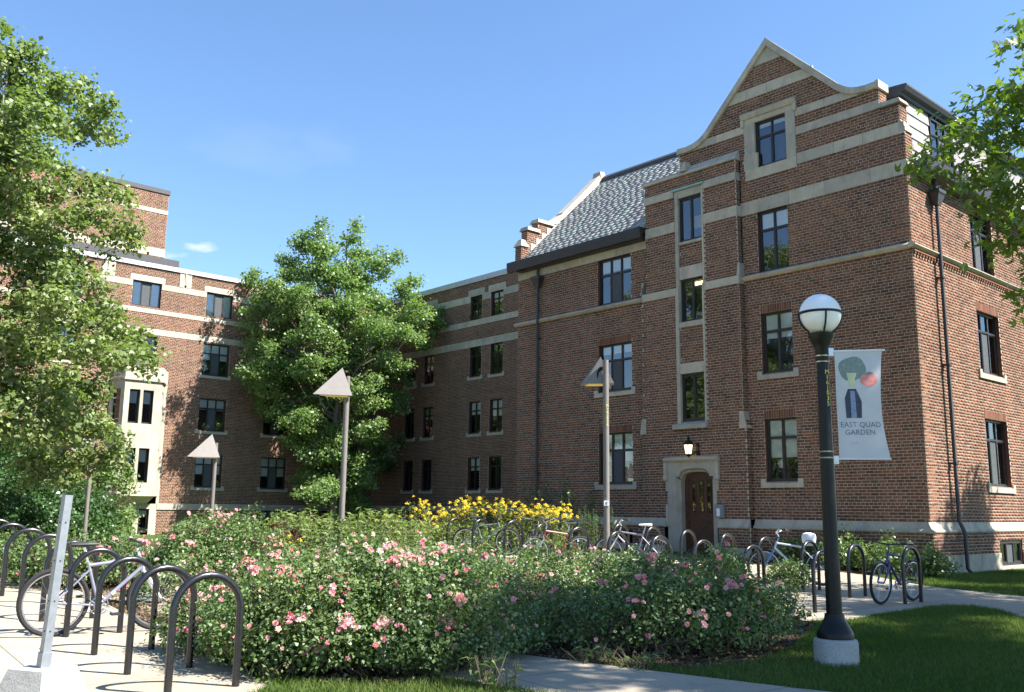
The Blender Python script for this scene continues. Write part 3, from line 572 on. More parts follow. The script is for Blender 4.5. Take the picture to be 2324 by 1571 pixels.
for xx in (-7.52, -5.72):
    m = MB(); m.box(xx, xx+.1, -D1-.09, -D1, 2.42, 2.8); m.build('hood_mould', 'limestone', GB); m = MB(); m.lathe([(.02, 2.26), (.075, 2.3), (.09, 2.36), (.07, 2.42)], 8, (xx+.05, -D1-.06)); m.build('hood_stop', 'limestone', GB)
m = MB(); yd = -D1+.29; m.box(dx0-.05, dx1+.05, yd, yd+.05, dz0, 2.6); dr = m.build('door', 'door_wood', GB)
for i in range(3):
    cx = dx0+.3+i*.26; g = MB(); g.box(cx-.055, cx+.055, yd-.006, yd, 1.4, 2.25); g.build('pane', 'glass', dr)
    for u in (cx-.075, cx+.055): g = MB(); g.box(u, u+.02, yd-.02, yd, 1.36, 2.29); g.build('glazing_bead', 'door_wood', dr)
for a, b2, c, d2 in ((dx0, dx0+.12, dz0, 2.5), (dx1-.12, dx1, dz0, 2.5), (dx0+.12, dx1-.12, 1.15, 1.28), (dx0+.12, dx1-.12, dz0, dz0+.22), (dx0+.12, dx1-.12, 2.33, 2.52)): g = MB(); g.box(a, b2, yd-.028, yd-.001, c, d2); g.build('door_rail', 'door_wood', dr)
g = MB(); g.lathe([(.012, 0), (.012, .05), (.03, .06), (.03, .085), (.012, .1)], 10); hd = g.build('door_knob', 'chrome', dr, Matrix.Translation((dx1-.08, yd-.02, 1.12)) @ Matrix.Rotation(math.pi/2, 4, 'X'))
m = MB(); m.box(-7.5, -5.5, -1.0, -D1-.0, 0, .2); m.build('door_step', 'concrete_base', GB)
# keypad box and wall lantern are fixed to the wall but things of their own
kp = root('door_keypad', 'grey door entry box with pale panel beside the arched door', 'keypad', (-5.56, -D1, 1.3))
m = MB(); m.box(-5.71, -5.45, -D1-.14, -D1-.033, 1.25, 1.6); m.build('housing', 'keypad_grey', kp); m = MB(); m.box(-5.66, -5.55, -D1-.146, -D1-.14, 1.29, 1.5); m.build('panel', 'blind', kp)
ln = root('wall_lantern', 'lit black wall lantern above the arched wooden door', 'lantern', (-6.46, -D1, 3.2)); cx, cy = -6.46, -D1-.26
m = MB(); m.tube([(cx, cy, 2.9), (cx, cy, 2.94)], .02, 6); m.lathe([(.05, 2.93), (.085, 2.97), (.1, 3.0)], 6, (cx, cy)); m.lathe([(.155, 3.255), (.165, 3.27), (.11, 3.36), (.04, 3.4), (.025, 3.42), (.035, 3.45), (.01, 3.52)], 6, (cx, cy))
for k in range(6): a = math.pi/3*k; m.tube([(cx+.1*math.cos(a), cy+.1*math.sin(a), 3.0), (cx+.15*math.cos(a), cy+.15*math.sin(a), 3.26)], .009, 4)
m.build('cage', 'post_black', ln); m = MB(); m.lathe([(.09, 3.0), (.138, 3.255)], 6, (cx, cy)); m.build('glass_body', 'lantern_glow', ln)
m = MB(); m.box(cx+.1, cx+.18, -D1-.06, -D1-.001, 2.98, 3.3); m.tube([(cx+.14, -D1-.03, 3.1), (cx+.1, cy+.05, 3.0), (cx, cy, 2.97)], .02, 6); m.build('bracket', 'post_black', ln)
# ---------------- right-hand side wall
rw = [(3.56, 5.03, s(2.17), s(3.88)), (3.56, 5.03, s(5.08), s(6.76)), (3.56, 5.03, s(7.93), s(9.6)), (8.6, 10.05, s(2.17), s(3.88)), (8.6, 10.05, s(5.08), s(6.76)), (8.6, 10.05, s(7.93), s(9.6))]
rs = [(q[0], q[1], q[3], q[3]+3*CH) for q in rw if q[2] < 7]
WALLS.append(brick_wall('side_wall', GB, RR, 16*CH, s(9.72), lambda z: (0, 14), rw+rs+[(-.1, 14, s(7.75)-2*CH, s(7.93))], 0, seed=31))
for q in rs: soldier(GB, RR, *q)
WALLS.append(brick_wall('plinth_wall', GB, RR, s(.42), s(.98), lambda z: (-.1, 14), [(3.64, 5.16, .1, s(.8)), (8.6, 10.1, .1, s(.8))], .1, seed=32))
profile('plinth_stone', GB, RR, PL, -.13, 14); profile('string_course', GB, RR, SC, -.13, 14)
for a, b2 in ((-.13, 3.64), (5.16, 8.6), (10.1, 14)): stones('base_stone', GB, RR, a, b2, -.2, s(.42), .1, .03)
stones('base_stone', GB, RR, 3.64, 5.16, -.2, .12, .1, .03)
m = MB(); m.box(0, .066, -.05, 0, 0, .05); dme = m.mesh('brick', 'brick')
k = .03
while k < 13.9:
    link('brick', dme, None, GB, RR @ Matrix.Translation((k, 0, s(7.75)-2*CH+.01))); k += .152
stones('brick_ledge', GB, RR, 0, 14, s(7.75)-.07, s(7.75)-.012, 0, .055, 14)
for o in C.objects:
    if o.name.startswith('brick_ledge'): o.data.materials[0] = MATS['brick']
stones('frieze_stone', GB, RR, .0, 14, s(9.72), 10.02, 0, .02, 1.5)
for i, q in enumerate(rw): window(GB, RR, *q, cols=3, transom=.70, sill=(q[2] < 7), rec=.13, blind=None)
bw = window(GB, RR, 3.66, 5.14, .14, s(.8)-.02, d=.1, cols=3, transom=None, rec=.06, sill=False)
m = MB(); m.box(3.66, 5.14, -.13, -.05, .02, .13); m.build('area_kerb', 'concrete_base', GB, RR)
def downpipe(nm, world, x, zt, zb, r=.05, head=True, y=-.13):
    m = MB(); m.tube([(x, y+.02, zt), (x, y, zt-.25), (x, y, 1.25), (x, y-.06, 1.12), (x, y-.12, .95), (x, y-.12, .15), (x+.08, y-.2, .03)], r, 8)
    if head: m.hexa([(x-.09, y-.06, zt-.75), (x+.09, y-.06, zt-.75), (x+.09, y+.06, zt-.75), (x-.09, y+.06, zt-.75), (x-.19, y-.15, zt-.45), (x+.19, y-.15, zt-.45), (x+.19, y+.09, zt-.45), (x-.19, y+.09, zt-.45)]); m.box(x-.21, x+.21, y-.17, y+.1, zt-.45, zt-.36)
    for z in (2.6, 5.0, 7.2): m.box(x-r-.02, x+r+.02, y-r-.01, y+.11, z, z+.05)
    return m.build(nm, 'pipe_metal', GB, world, True)
downpipe('downpipe', FR, -13.06, 9.75, 0); downpipe('downpipe', RR, 1.26, 9.85, 0)
# ---------------- roofs
def roof_slates(parent, world, x0, x1, y0, z0, y1, z1, tw=.3, gauge=.21, seed=5, nsingle=300):
    """slates on a plane rising from (y0,z0) to (y1,z1), each lapping the one below"""
    g = np.random.default_rng(seed); Ls = math.hypot(y1-y0, z1-z0); dy, dz = (y1-y0)/Ls, (z1-z0)/Ls; ny, nz = -dz, dy; P = []; rows = int(Ls/gauge)
    for r in range(rows):
        sgn = r*gauge; x = x0-(tw/2 if r % 2 else 0)-g.uniform(0, .05)
        while x < x1:
            w = tw*g.uniform(.75, 1.15); a, b = max(x, x0)+.004, min(x+w, x1)-.004; x += w
            if b-a < .04: continue
            j = g.uniform(-.012, .012); s0, s1 = sgn+j-.01, min(sgn+gauge*1.5, Ls); t0, t1 = .020+g.uniform(0, .006), .005
            q = []
            for (sx, th) in ((s0, 0.012), (s1, 0)):
                for xx in (a, b): q.append((xx, y0+dy*sx+ny*th, z0+dz*sx+nz*th))
            for (sx, th) in ((s0, t0), (s1, t1)):
                for xx in (a, b): q.append((xx, y0+dy*sx+ny*th, z0+dz*sx+nz*th))
            P.append([q[0], q[1], q[3], q[2], q[4], q[5], q[7], q[6]])
    P = np.array(P); c = P.mean(1); wc = (np.array(world) @ np.concatenate([c, np.ones((len(c), 1))], 1).T).T[:, :3]
    order = np.argsort(np.linalg.norm(wc-CAM, axis=1)); sel = order[:nsingle]; rest = order[nsingle:]
    FF = np.array([(4, 5, 6, 7), (0, 1, 5, 4), (1, 2, 6, 5), (2, 3, 7, 6), (3, 0, 4, 7), (0, 3, 2, 1)])
    for i in sel:
        o_ = P[i][0].copy(); link('slate', np_mesh('slate', P[i]-o_, FF, 'slate'), None, parent, world @ Matrix.Translation(Vector(o_.tolist())))
    if len(rest):
        V = P[rest].reshape(-1, 3); V = (np.array(world) @ np.concatenate([V, np.ones((len(V), 1))], 1).T).T[:, :3]
        o = link('slates', np_mesh('slates', V, (FF[None]+(np.arange(len(rest))*8)[:, None, None]).reshape(-1, 4), 'slate', np.repeat(g.random(len(rest)), 6)), None, parent, I4); o['kind'] = 'stuff'
ry0, rz0, ry1, rz1 = -.28, 9.98, 4.25, 14.25
m = MB(); m.prism([(ry0, rz0), (ry1, rz1), (8.8, 9.98), (8.8, 9.7), (ry0, 9.7)], -14.0, -8.32); rf = m.build('roof', 'roof_dark', GB)
m = MB(); m.prism([(.35, rz0+.55), (ry1, rz1), (8.8, 9.98), (8.8, 9.7), (.35, 9.7)], -8.318, -4.5); m.build('roof_back', 'roof_dark', rf)
roof_slates(rf, I4, -13.98, -8.2, ry0, rz0, ry1, rz1)
roof_slates(rf, I4, -8.2, -6.0, .42, rz0+(.42-ry0)*(rz1-rz0)/(ry1-ry0), ry1, rz1, seed=6, nsingle=0)
m = MB(); m.prism([(ry1-.16, rz1-.1), (ry1-.16, rz1+.03), (ry1, rz1+.17), (ry1+.16, rz1+.03), (ry1+.16, rz1-.1)], -14.05, -4.5); m.build('ridge_cap', 'roof_dark', rf)
m = MB(); m.prism([(-.02, 9.87), (-.30, 9.87), (-.36, 9.72), (-.42, 9.72), (-.45, 9.95), (-.45, 10.06), (-.26, 10.06), (-.24, 9.98), (-.02, 9.98)], -14.35, -8.19); m.build('gutter', 'gutter_metal', GB)
# cross roof behind the gable and the flat dormer above the side wall
m = MB(); m.prism([(-7.0, 10.8), (-.6, 10.8), (-.62, 11.3), (-3.77, 14.35), (-6.9, 11.3)], .4, 4.3, 'y'); m.build('roof', 'roof_dark', GB)
m = MB(); m.box(-7.5, -.45, 1.0, 13.5, 9.8, 12.0); m.build('dormer_core', 'room', GB)
m = MB(); m.prism([(.05, 9.72), (.28, 9.78), (.36, 9.84), (.40, 10.16), (.3, 10.16), (.0, 10.05), (-.3, 10.05), (-.3, 9.72)], .35, 14, 'y'); m.build('gutter', 'gutter_metal', GB)
DR = Matrix.Translation((-.4, 0, 0)) @ RZ90
m = MB(); m.prism([(-.9, 12.03), (-.3, 12.03), (-.3, 12.12), (-.2, 12.16), (-.14, 12.26), (-.14, 12.31), (-.9, 12.36)], .6, 13.6, 'y'); m.build('dormer_cornice', 'roof_dark', GB)
m = MB(); m.box(-7.5, -.9, .8, 13.6, 12.02, 12.34); m.build('roof', 'roof_dark', GB)
for i in range(6):
    for j in range(3 if True else 0):
        a = .75+j*.5+(.22 if i % 2 else 0); b2 = min(a+.5, 2.3)
        if b2-a > .1: mm_ = MB(); mm_.hexa([(a+.006, -.05, 10.1+i*.32), (b2-.006, -.05, 10.1+i*.32), (b2-.006, .0, 10.1+i*.32), (a+.006, .0, 10.1+i*.32), (a+.006, -.02, 10.45+i*.32), (b2-.006, -.02, 10.45+i*.32), (b2-.006, .0, 10.45+i*.32), (a+.006, .0, 10.45+i*.32)]); mm_.build('slate', 'slate', GB, DR)
for x0_ in (2.34, 6.2, 10.0): window(GB, DR, x0_, x0_+1.42, 10.35, 11.98, d=0, cols=3, transom=.72, rec=-.02, sill=False)
m = MB()
for a, b2 in ((3.78, 6.18), (7.64, 9.98), (11.44, 13.5)): m.box(a, b2, -.02, .05, 10.1, 12.0)
m.box(2.3, 13.5, -.03, .05, 10.0, 10.34); m.build('dormer_cladding', 'slate', GB, DR)
# stepped, coped parapet at the left end of the slate roof
pl = [(-.12, 9.9), (-.12, 10.65), (.05, 10.9)]
def pbox(name, y0, y1, z0, z1, mat, x0=-14.28, x1=-13.95):
    m = MB(); m.box(x0, x1, y0, y1, z0, z1); return m.build(name, mat, GB)
EW = Matrix.Translation((-13.95, 0, 0)) @ RZ90
def xrE(z):
    if z < 10.75: return (-.1, 9)
    if z < 11.35: return (.2, 9)
    if z < 11.75: return (.72, 9)
    t = (z-11.75)/(14.3-11.75); return (1.35+t*2.75, 7.2-t*2.9)
WALLS.append(brick_wall('end_parapet', GB, EW, 9.85, 14.1, xrE, [], 0, seed=41))
WALLS.append(brick_wall('end_parapet', GB, Matrix.Translation((0, -.1, 0)), 9.85, 10.7, lambda z: (-14.28, -13.95), [], 0, seed=42))
WALLS.append(brick_wall('end_parapet', GB, Matrix.Translation((0, .2, 0)), 10.75, 11.35, lambda z: (-14.28, -13.95), [], 0, seed=43)); WALLS.append(brick_wall('end_parapet', GB, Matrix.Translation((0, .72, 0)), 11.35, 11.75, lambda z: (-14.28, -13.95), [], 0, seed=44))
m = MB(); m.prism([(-.098, 9.9), (-.098, 10.7), (.21, 10.7), (.21, 11.35), (.73, 11.35), (.73, 11.75), (1.3, 11.75), (4.1, 14.35), (4.6, 14.3), (8.9, 9.9)], -14.28, -13.96); m.build('parapet_backing', 'brick_reveal', GB)
m = MB(); m.hexa([(-14.33, -.16, 10.7), (-13.9, -.16, 10.7), (-13.9, .24, 10.7), (-14.33, .24, 10.7), (-14.2, -.02, 10.98), (-14.03, -.02, 10.98), (-14.03, .24, 10.98), (-14.2, .24, 10.98)]); m.build('kneeler_stone', 'limestone', GB)
for y0, y1, z in ((.14, .8, 11.35), (.66, 1.5, 11.75)):
    m = MB(); m.hexa([(-14.35, y0, z), (-13.88, y0, z), (-13.88, y1, z), (-14.35, y1, z), (-14.3, y0+.05, z+.14), (-13.93, y0+.05, z+.14), (-13.93, y1, z+.14), (-14.3, y1, z+.14)]); m.build('coping_stone', 'limestone', GB)
cp = [(1.3, 11.86), (1.62, 11.98), (2.0, 12.28), (3.05, 13.3), (4.15, 14.4)]
for (a, b2), (c, d2) in zip(cp, cp[1:]):
    m = MB(); m.hexa([(-14.36, a, b2-.1), (-13.88, a, b2-.1), (-13.88, c, d2-.1), (-14.36, c, d2-.1), (-14.3, a-.06, b2+.06), (-13.94, a-.06, b2+.06), (-13.94, c-.06, d2+.06), (-14.3, c-.06, d2+.06)]); m.build('coping_stone', 'limestone', GB)
m = MB(); m.hexa([(-14.36, 4.05, 14.25), (-13.88, 4.05, 14.25), (-13.88, 4.4, 14.25), (-14.36, 4.4, 14.25), (-14.3, 4.05, 14.56), (-13.94, 4.05, 14.56), (-13.94, 4.3, 14.6), (-14.3, 4.3, 14.6)]); m.build('coping_stone', 'limestone', GB)
m = MB()
for i in range(14):
    y = .35+i*.27; m.box(-13.95, -13.93, y, y+.3, 9.98+(y+.28)*.942, 9.98+(y+.28)*.942+.3)
m.build('step_flashing', 'coping_metal', GB)
WALLS.append(brick_wall('end_wall', GB, Matrix.Translation((-14.2, 0, 0)) @ Matrix.Rotation(-math.pi/2, 4, 'Z'), 0, 9.9, lambda z: (-9, 0), [], 0, seed=45))
core(GB, -14.0, -.45, .45, 13.8, 0, 9.7)
m = MB(); m.box(-8.1, -4.9, .02, .4, 3, 11.3); m.build('room_shade_box', 'room', GB)  # added dark box, its colour standing in for shade behind the stair windows
lay_bricks(GB, WALLS, 300, 3)
# ============================================================ the recessed wing (front Y=9)
WG = root('recessed_brick_wing', 'shaded four storey brick wing with paired narrow windows, set back left of the gabled building', 'building', (-25, 9, 0))
WR = Matrix.Translation((0, 9, 0)); ww = []; whood = []
for (a, b2) in ((-27.87, -26.92), (-26.2, -25.23), (-33.62, -32.7), (-31.9, -30.98), (-22.1, -21.15), (-20.4, -19.45)):
    ww += [(a, b2, s(2.36), s(4.05)), (a, b2, s(5.26), s(6.95)), (a, b2, s(8.21), s(9.86)), (a, b2, s(11.28), s(12.6))]; whood.append((a-.2, b2+.2, s(12.6), s(12.93)))
wb = [(-36.7, -14, s(12.3), s(12.62)), (-36.7, -14, s(11.0), s(11.28)), (-36.7, -14, s(9.86), s(10.22))]
WWL = [brick_wall('front_wall', WG, WR, 0, s(13.35), lambda z: (-36.7, -14.1), ww+wb+whood, 0, seed=51)]
for q in wb:
    cuts = sorted([(w[0], w[1]) for w in ww if w[2] < (q[2]+q[3])/2 < w[3]]+[(w[0], w[1]) for w in whood if w[2] < (q[2]+q[3])/2 < w[3]])
    x = q[0]
    for a, b2 in cuts+[(q[1], q[1])]:
        if a-x > .1: stones('stone_band', WG, WR, x, a, q[2], q[3], 0, .014, 1.4)
        x = b2
for q in whood: stones('window_head', WG, WR, *q, 0, .02, 3)
for i, q in enumerate(ww): window(WG, WR, *q, cols=2, transom=.72, rec=.12, sill=q[2] < 11, blind=random.choice([None, .4, .5, None]), tilt=(i == 3))
m = MB(); m.prism([(-.06, 13.33), (-.06, 13.62), (.5, 13.66), (.5, 13.33)], -36.75, -14.2); m.build('coping', 'coping_metal', WG, WR)
profile('plinth_stone', WG, WR, [(.02, 1.25), (-.03, 1.25), (-.06, 1.3), (-.06, 1.5), (0, 1.55), (.02, 1.55)], -36.7, -14.2, 2)
core(WG, -37.5, -14.4, 9.4, 18, 0, 13.3); lay_bricks(WG, WWL, 300, 5)
# ============================================================ the sunlit left building (front X=-36.7)
LB = root('sunlit_brick_building', 'sunlit brick building at the left with stone bands and projecting stone bay window', 'building', (-37, -3, 0))
LR = Matrix.Translation((-36.7, 0, 0)) @ RZ90; lwn = []; lh = []
for a, b2 in ((-17.3, -15.83), (-13.4, -11.95), (-9.5, -8.05), (-5.63, -4.17), (-1.77, -.3), (1.88, 3.38), (5.6, 7.1)):
    lwn += [(a, b2, s(11.29), s(12.55)), (a, b2, s(8.18), s(9.82))]; lh.append((a-.15, b2+.15, s(12.55), s(12.86)))
    if a != -5.63: lwn += [(a, b2, s(5.28), s(6.95)), (a, b2, s(2.38), s(4.07))]
    if a in (1.88, 5.6, -9.5): lwn.append((a+.1, b2-.05, .1, s(1.2)))
lbd = [(-20, 9, s(12.3), s(12.55)), (-20, 9, s(10.98), s(11.22)), (-20, 9, s(9.9), s(10.2))]; lpil = [(c-.32, c+.32, s(12.55), s(13.33)) for c in (-14.75, -10.85, -6.85, -2.96, .93, 4.7)]
LWL = [brick_wall('front_wall', LB, LR, 0, s(13.35), lambda z: (-20, 9), lwn+lbd+lh+lpil+[(-6.35, -3.6, 0, s(8.1)), (-20, 9, s(1.25), s(1.5))], 0, seed=61)]
for q in lbd:
    zc = (q[2]+q[3])/2; cuts = sorted([(w[0], w[1]) for w in lwn+lh+lpil if w[2] < zc < w[3]]); x = q[0]
    for a, b2 in cuts+[(q[1], q[1])]:
        if a-x > .1: stones('stone_band', LB, LR, x, a, q[2], q[3], 0, .014, 1.4)
        x = max(x, b2)
for q in lh: stones('window_head', LB, LR, *q, 0, .02, 3)
for q in lpil:
    c = (q[0]+q[1])/2; stones('panel_stone', LB, LR, q[0], c-.05, q[2], q[3], 0, .03, 3); stones('panel_stone', LB, LR, c+.05, q[1], q[2], q[3], 0, .03, 3); m = MB(); m.prism([(-.10, 13.3), (-.02, 12.7), (.04, 12.7), (.04, 13.3)], c-.05, c+.05); m.build('stone_drop', 'limestone', LB, LR)
for a, b2 in ((-20, -6.35), (-3.6, 9)): stones('plinth_stone', LB, LR, a, b2, s(1.25), s(1.5), 0, .05, 1.4)
for i, q in enumerate(lwn):
    top = q[2] > 11; window(LB, LR, *q, cols=3, transom=None if (top or q[2] < 1) else .70, rec=.12, sill=(2 < q[2] < 11), blind=([.98, .98, .96] if top else random.choice([.5, .6, .35, .8])))
m = MB(); m.prism([(-.08, 13.33), (-.08, 13.55), (.5, 13.6), (.5, 13.33)], -20, 9.0); m.build('coping', 'coping_metal', LB, LR)
# bay window
BP = [(-6.3, 0), (-5.88, -.8), (-4.07, -.8), (-3.65, 0)]
bo = [(-6.42, .0), (-5.95, -.89), (-4.0, -.89), (-3.53, 0)]
for nm, pf, z0, z1 in (('bay_panel', BP, 1.95, 2.5), ('bay_panel', BP, 4.15, 5.33), ('bay_panel', BP, 6.98, 7.42), ('bay_moulding', bo, 7.421, 7.52), ('bay_parapet', [(-6.34, 0), (-5.9, -.83), (-4.05, -.83), (-3.6, 0)], 7.521, 8.15), ('bay_moulding', [(-6.36, 0), (-5.93, -.86), (-4.02, -.86), (-3.58, 0)], 1.86, 1.949)):
    m = MB(); m.prism(pf, z0, z1, 'z'); m.build(nm, 'limestone', LB, LR)
m = MB(); m.hexa([(-5.9, -.02, 1.5), (-4.1, -.02, 1.5), (-4.1, .1, 1.5), (-5.9, .1, 1.5), (-5.9, -.78, 1.86), (-4.1, -.78, 1.86), (-3.7, 0.1, 1.86), (-6.25, .1, 1.86)]); m.build('bay_corbel', 'limestone', LB, LR)
bs = lambda a, b2, z0, z1: stones('bay_mullion', LB, LR, a, b2, z0, z1, .78, .02, 3)
for z0, z1 in ((2.5, 4.15), (5.33, 6.98)):
    for a, b2 in ((-5.88, -5.62), (-5.12, -4.96), (-4.46, -4.07)): bs(a, b2, z0, z1)
    for a, b2 in ((-5.62, -5.12), (-4.96, -4.46)): window(LB, LR, a, b2, z0, z1, d=.62, cols=1, transom=None, sill=False, blind=.4, rec=.0)
    for sd_ in (-1, 1):   # the slanting sides
        p, q = ((-6.3, 0), (-5.88, -.8)) if sd_ < 0 else ((-3.65, 0), (-4.07, -.8)); L_ = math.hypot(q[0]-p[0], q[1]-p[1]); an = math.atan2(q[1]-p[1], q[0]-p[0])
        for t0, t1 in ((0, .25), (.75, 1)):
            m = MB(); pa = Vector(p).lerp(Vector(q), t0); pb = Vector(p).lerp(Vector(q), t1); nx = Vector((.06*(1 if sd_ < 0 else -1), .03)); m.hexa([(pa.x, pa.y, z0), (pb.x, pb.y, z0), (pb.x+nx.x, pb.y+nx.y, z0), (pa.x+nx.x, pa.y+nx.y, z0), (pa.x, pa.y, z1), (pb.x, pb.y, z1), (pb.x+nx.x, pb.y+nx.y, z1), (pa.x+nx.x, pa.y+nx.y, z1)]); m.build('bay_mullion', 'limestone', LB, LR)
        m = MB(); pa = Vector(p).lerp(Vector(q), .25); pb = Vector(p).lerp(Vector(q), .75); e = .09*(1 if sd_ < 0 else -1); m.quad([(pa.x+e, pa.y+.04, z0), (pb.x+e, pb.y+.04, z0), (pb.x+e, pb.y+.04, z1), (pa.x+e, pa.y+.04, z1)]); m.build('pane', 'glass', LB, LR)
m = MB(); m.box(-5.8, -4.15, -.5, -.3, 2.0, 7.4); m.build('room_shade_box', 'room', LB, LR)  # added dark slab, shade inside the bay put into its colour
for a, b2 in ((-6.45, -5.98+.0), (-5.5, -5.22), (-4.72, -4.45), (-3.95, -3.6)): stones('bay_pier', LB, LR, a, b2, 0, 1.25, 0, .03, 3)
stones('bay_pier', LB, LR, -6.4, -3.6, 1.25, 1.5, 0, .035, 3)
for a, b2 in ((-5.98, -5.5), (-5.22, -4.72), (-4.45, -3.95)): window(LB, LR, a, b2, .1, 1.25, cols=1, transom=None, sill=False, rec=.1, blind=.3)
stones('quoin_stone', LB, LR, -3.65, -3.5, 1.5, 8.1, 0, .012, 9)
core(LB, -50, -37.15, -20, 8.8, 0, 13.3); lay_bricks(LB, LWL, 300, 6)
# tower block standing back on its roof
TB = root('brick_tower_block', 'plain sunlit brick tower block rising behind the left building, two pale stone bands', 'building', (-40, -8, 13.3))
TRm = Matrix.Translation((-40, 0, 0)) @ RZ90
tbb = [(-20, -2.9, s(17.26), s(17.5)), (-20, -2.9, s(14.88), s(15.32))]
TWL = [brick_wall('front_wall', TB, TRm, s(13.3), s(18.45), lambda z: (-20, -2.92), tbb, 0, seed=71), brick_wall('side_wall', TB, Matrix.Translation((0, -2.92, 0)) @ Matrix.Rotation(math.pi, 4, 'Z'), s(13.3), s(18.45), lambda z: (40, 50), [], 0, seed=72)]
for q in tbb: stones('stone_band', TB, TRm, q[0], q[1], q[2], q[3], 0, .014, 1.8)
m = MB(); m.box(-20, -2.86, -.06, 8, 18.45, 18.7); m.build('roof_edge', 'roof_dark', TB, TRm); m = MB(); m.box(-20, -2.3, -.6, -.02, 13.62, 14.66); m.build('roof_curb', 'roof_dark', TB, TRm)
core(TB, -50, -40.15, -20, -3.1, 13.2, 18.4); lay_bricks(TB, TWL, 300, 8)
# ------------------------------------------------------------ foliage
def nrm(v): return v/np.maximum(np.linalg.norm(v, axis=-1, keepdims=True), 1e-9)
def leaves(P, N, size, asp, g, fold=.18):
    """one folded diamond per leaf"""
    n = len(P); r = nrm(g.normal(size=(n, 3))); T = nrm(np.cross(N, r)); B = np.cross(N, T); s_ = (size*g.uniform(.5, 1.4, n))[:, None]
    V = np.stack([P-T*s_*.5, P+B*s_*asp*.5+N*s_*fold*g.uniform(0, 1, (n, 1))-T*s_*.08, P+T*s_*.5-N*s_*.12, P-B*s_*asp*.5+N*s_*fold*g.uniform(0, 1, (n, 1))-T*s_*.08], 1).reshape(-1, 3)
    return V, np.arange(4*n).reshape(-1, 4)
def lobed(P, N, size, g):                     # a spiky leaf: three blades from one stalk
    n = len(P); r = nrm(g.normal(size=(n, 3))); T = nrm(np.cross(N, r)); B = np.cross(N, T); s_ = (size*g.uniform(.65, 1.25, n))[:, None]; out = []
    for a in (-.75, 0, .75):
        D = T*math.cos(a)+B*math.sin(a); E_ = -T*math.sin(a)+B*math.cos(a); L = s_*(1 if a == 0 else .75); w = s_*.16
        out.append(np.stack([P, P+D*L*.5+E_*w, P+D*L-N*s_*.15, P+D*L*.5-E_*w], 1))
    V = np.stack(out, 1).reshape(-1, 3); return V, np.arange(12*n).reshape(-1, 4)
def cluster(cl, per_m2, sub_r, nleaf, g, up=.6, shell=(.5, 1.0), rnd=.8):
    """leaf places: twigs spread over ellipsoid shells, leaves round every twig. cl rows: x,y,z,rx,ry,rz"""
    PP, NN = [], []
    for c in cl:
        ctr, rad = np.array(c[:3], float), np.array(c[3:6], float); area = 4*math.pi*(rad[0]*rad[1]*rad[2])**(2/3)
        k = max(3, int(area*per_m2)); d = nrm(g.normal(size=(k, 3))); f = g.uniform(shell[0], shell[1], k)[:, None]*(1+.12*g.normal(size=(k, 1)))
        tw = ctr+d*rad*f; m_ = g.poisson(nleaf, k)+1; idx = np.repeat(np.arange(k), m_)
        p = tw[idx]+g.normal(size=(len(idx), 3))*sub_r*np.array([1, 1, .7]); n_ = nrm(nrm(d/rad)[idx]*.55+np.array([0, 0, up])+g.normal(size=(len(idx), 3))*rnd*.6)
        PP.append(p); NN.append(n_)
    return np.concatenate(PP), np.concatenate(NN)
def leaf_obj(name, P, N, size, asp, mat, parent, g, lob=False, pv=None):
    V, F = lobed(P, N, size, g) if lob else leaves(P, N, size, asp, g)
    k = 3 if lob else 1
    if pv is None:                             # leaves of one spray share a tone, with single odd ones
        q = P*1.3; low = .5+.5*np.sin(q[:, 0]*2.1+np.sin(q[:, 2]*1.7))*np.sin(q[:, 1]*1.9+q[:, 2]*1.3); pv = np.clip(.55*low*.8+.45*g.random(len(P)), 0, 1)
    o = link(name, np_mesh(name, V, F, mat, np.repeat(pv, k)), None, parent, I4); o['kind'] = 'stuff'; return o
def limb(m, a, b, r0, r1, g, wob=.12, n=6, sag=0):
    a, b = np.array(a, float), np.array(b, float); L = np.linalg.norm(b-a); pts = []
    for i in range(n+1):
        t = i/n; p = a+(b-a)*t+g.normal(size=3)*wob*L*.12*math.sin(math.pi*t); p[2] += sag*math.sin(math.pi*t)*L; pts.append(tuple(p))
    m.tube(pts, [r0+(r1-r0)*(i/n) for i in range(n+1)], 6); return pts
def tree(name, label, base_, h, tr, clumps, leafsize, asp, mat, bark, seed, per=5, sub=.22, nl=14, lob=False, group=None, fork=.35, up=.6, shell=(.45, 1.0), cat='tree', lean=(0, 0)):
    g = np.random.default_rng(seed); t = root(name, label, cat, base_, group); b0 = np.array(base_, float); m = MB()
    top = b0+np.array([lean[0], lean[1], h]); fk = b0+(top-b0)*fork
    limb(m, b0-np.array([0, 0, .15]), fk, tr*1.15, tr*.8, g, .05); limb(m, fk, top, tr*.8, tr*.08, g, .2, 8)
    for c in clumps:
        if c[3] < leafsize*4.2: continue
        ctr = np.array(c[:3]); z = np.clip((ctr[2]-b0[2])*.72, h*fork*.7, h*.92); s0 = b0+(top-b0)*(z/h); L = np.linalg.norm(ctr-s0); r = max(.018, min(tr*.4, L*.015))
        pts = limb(m, s0, ctr, r, .012, g, .5, 6, .04)
        for _ in range(2):
            e = ctr+g.normal(size=3)*np.array(c[3:6])*.55; limb(m, pts[g.integers(3, 7)], e, .018, .006, g, .5, 4)
    m.build('trunk', bark, t, I4, True)
    P, N = cluster(clumps, per, sub, nl, g, up, shell); leaf_obj('crown', P, N, leafsize, asp, mat, t, g, lob); return t
g0 = np.random.default_rng(11)
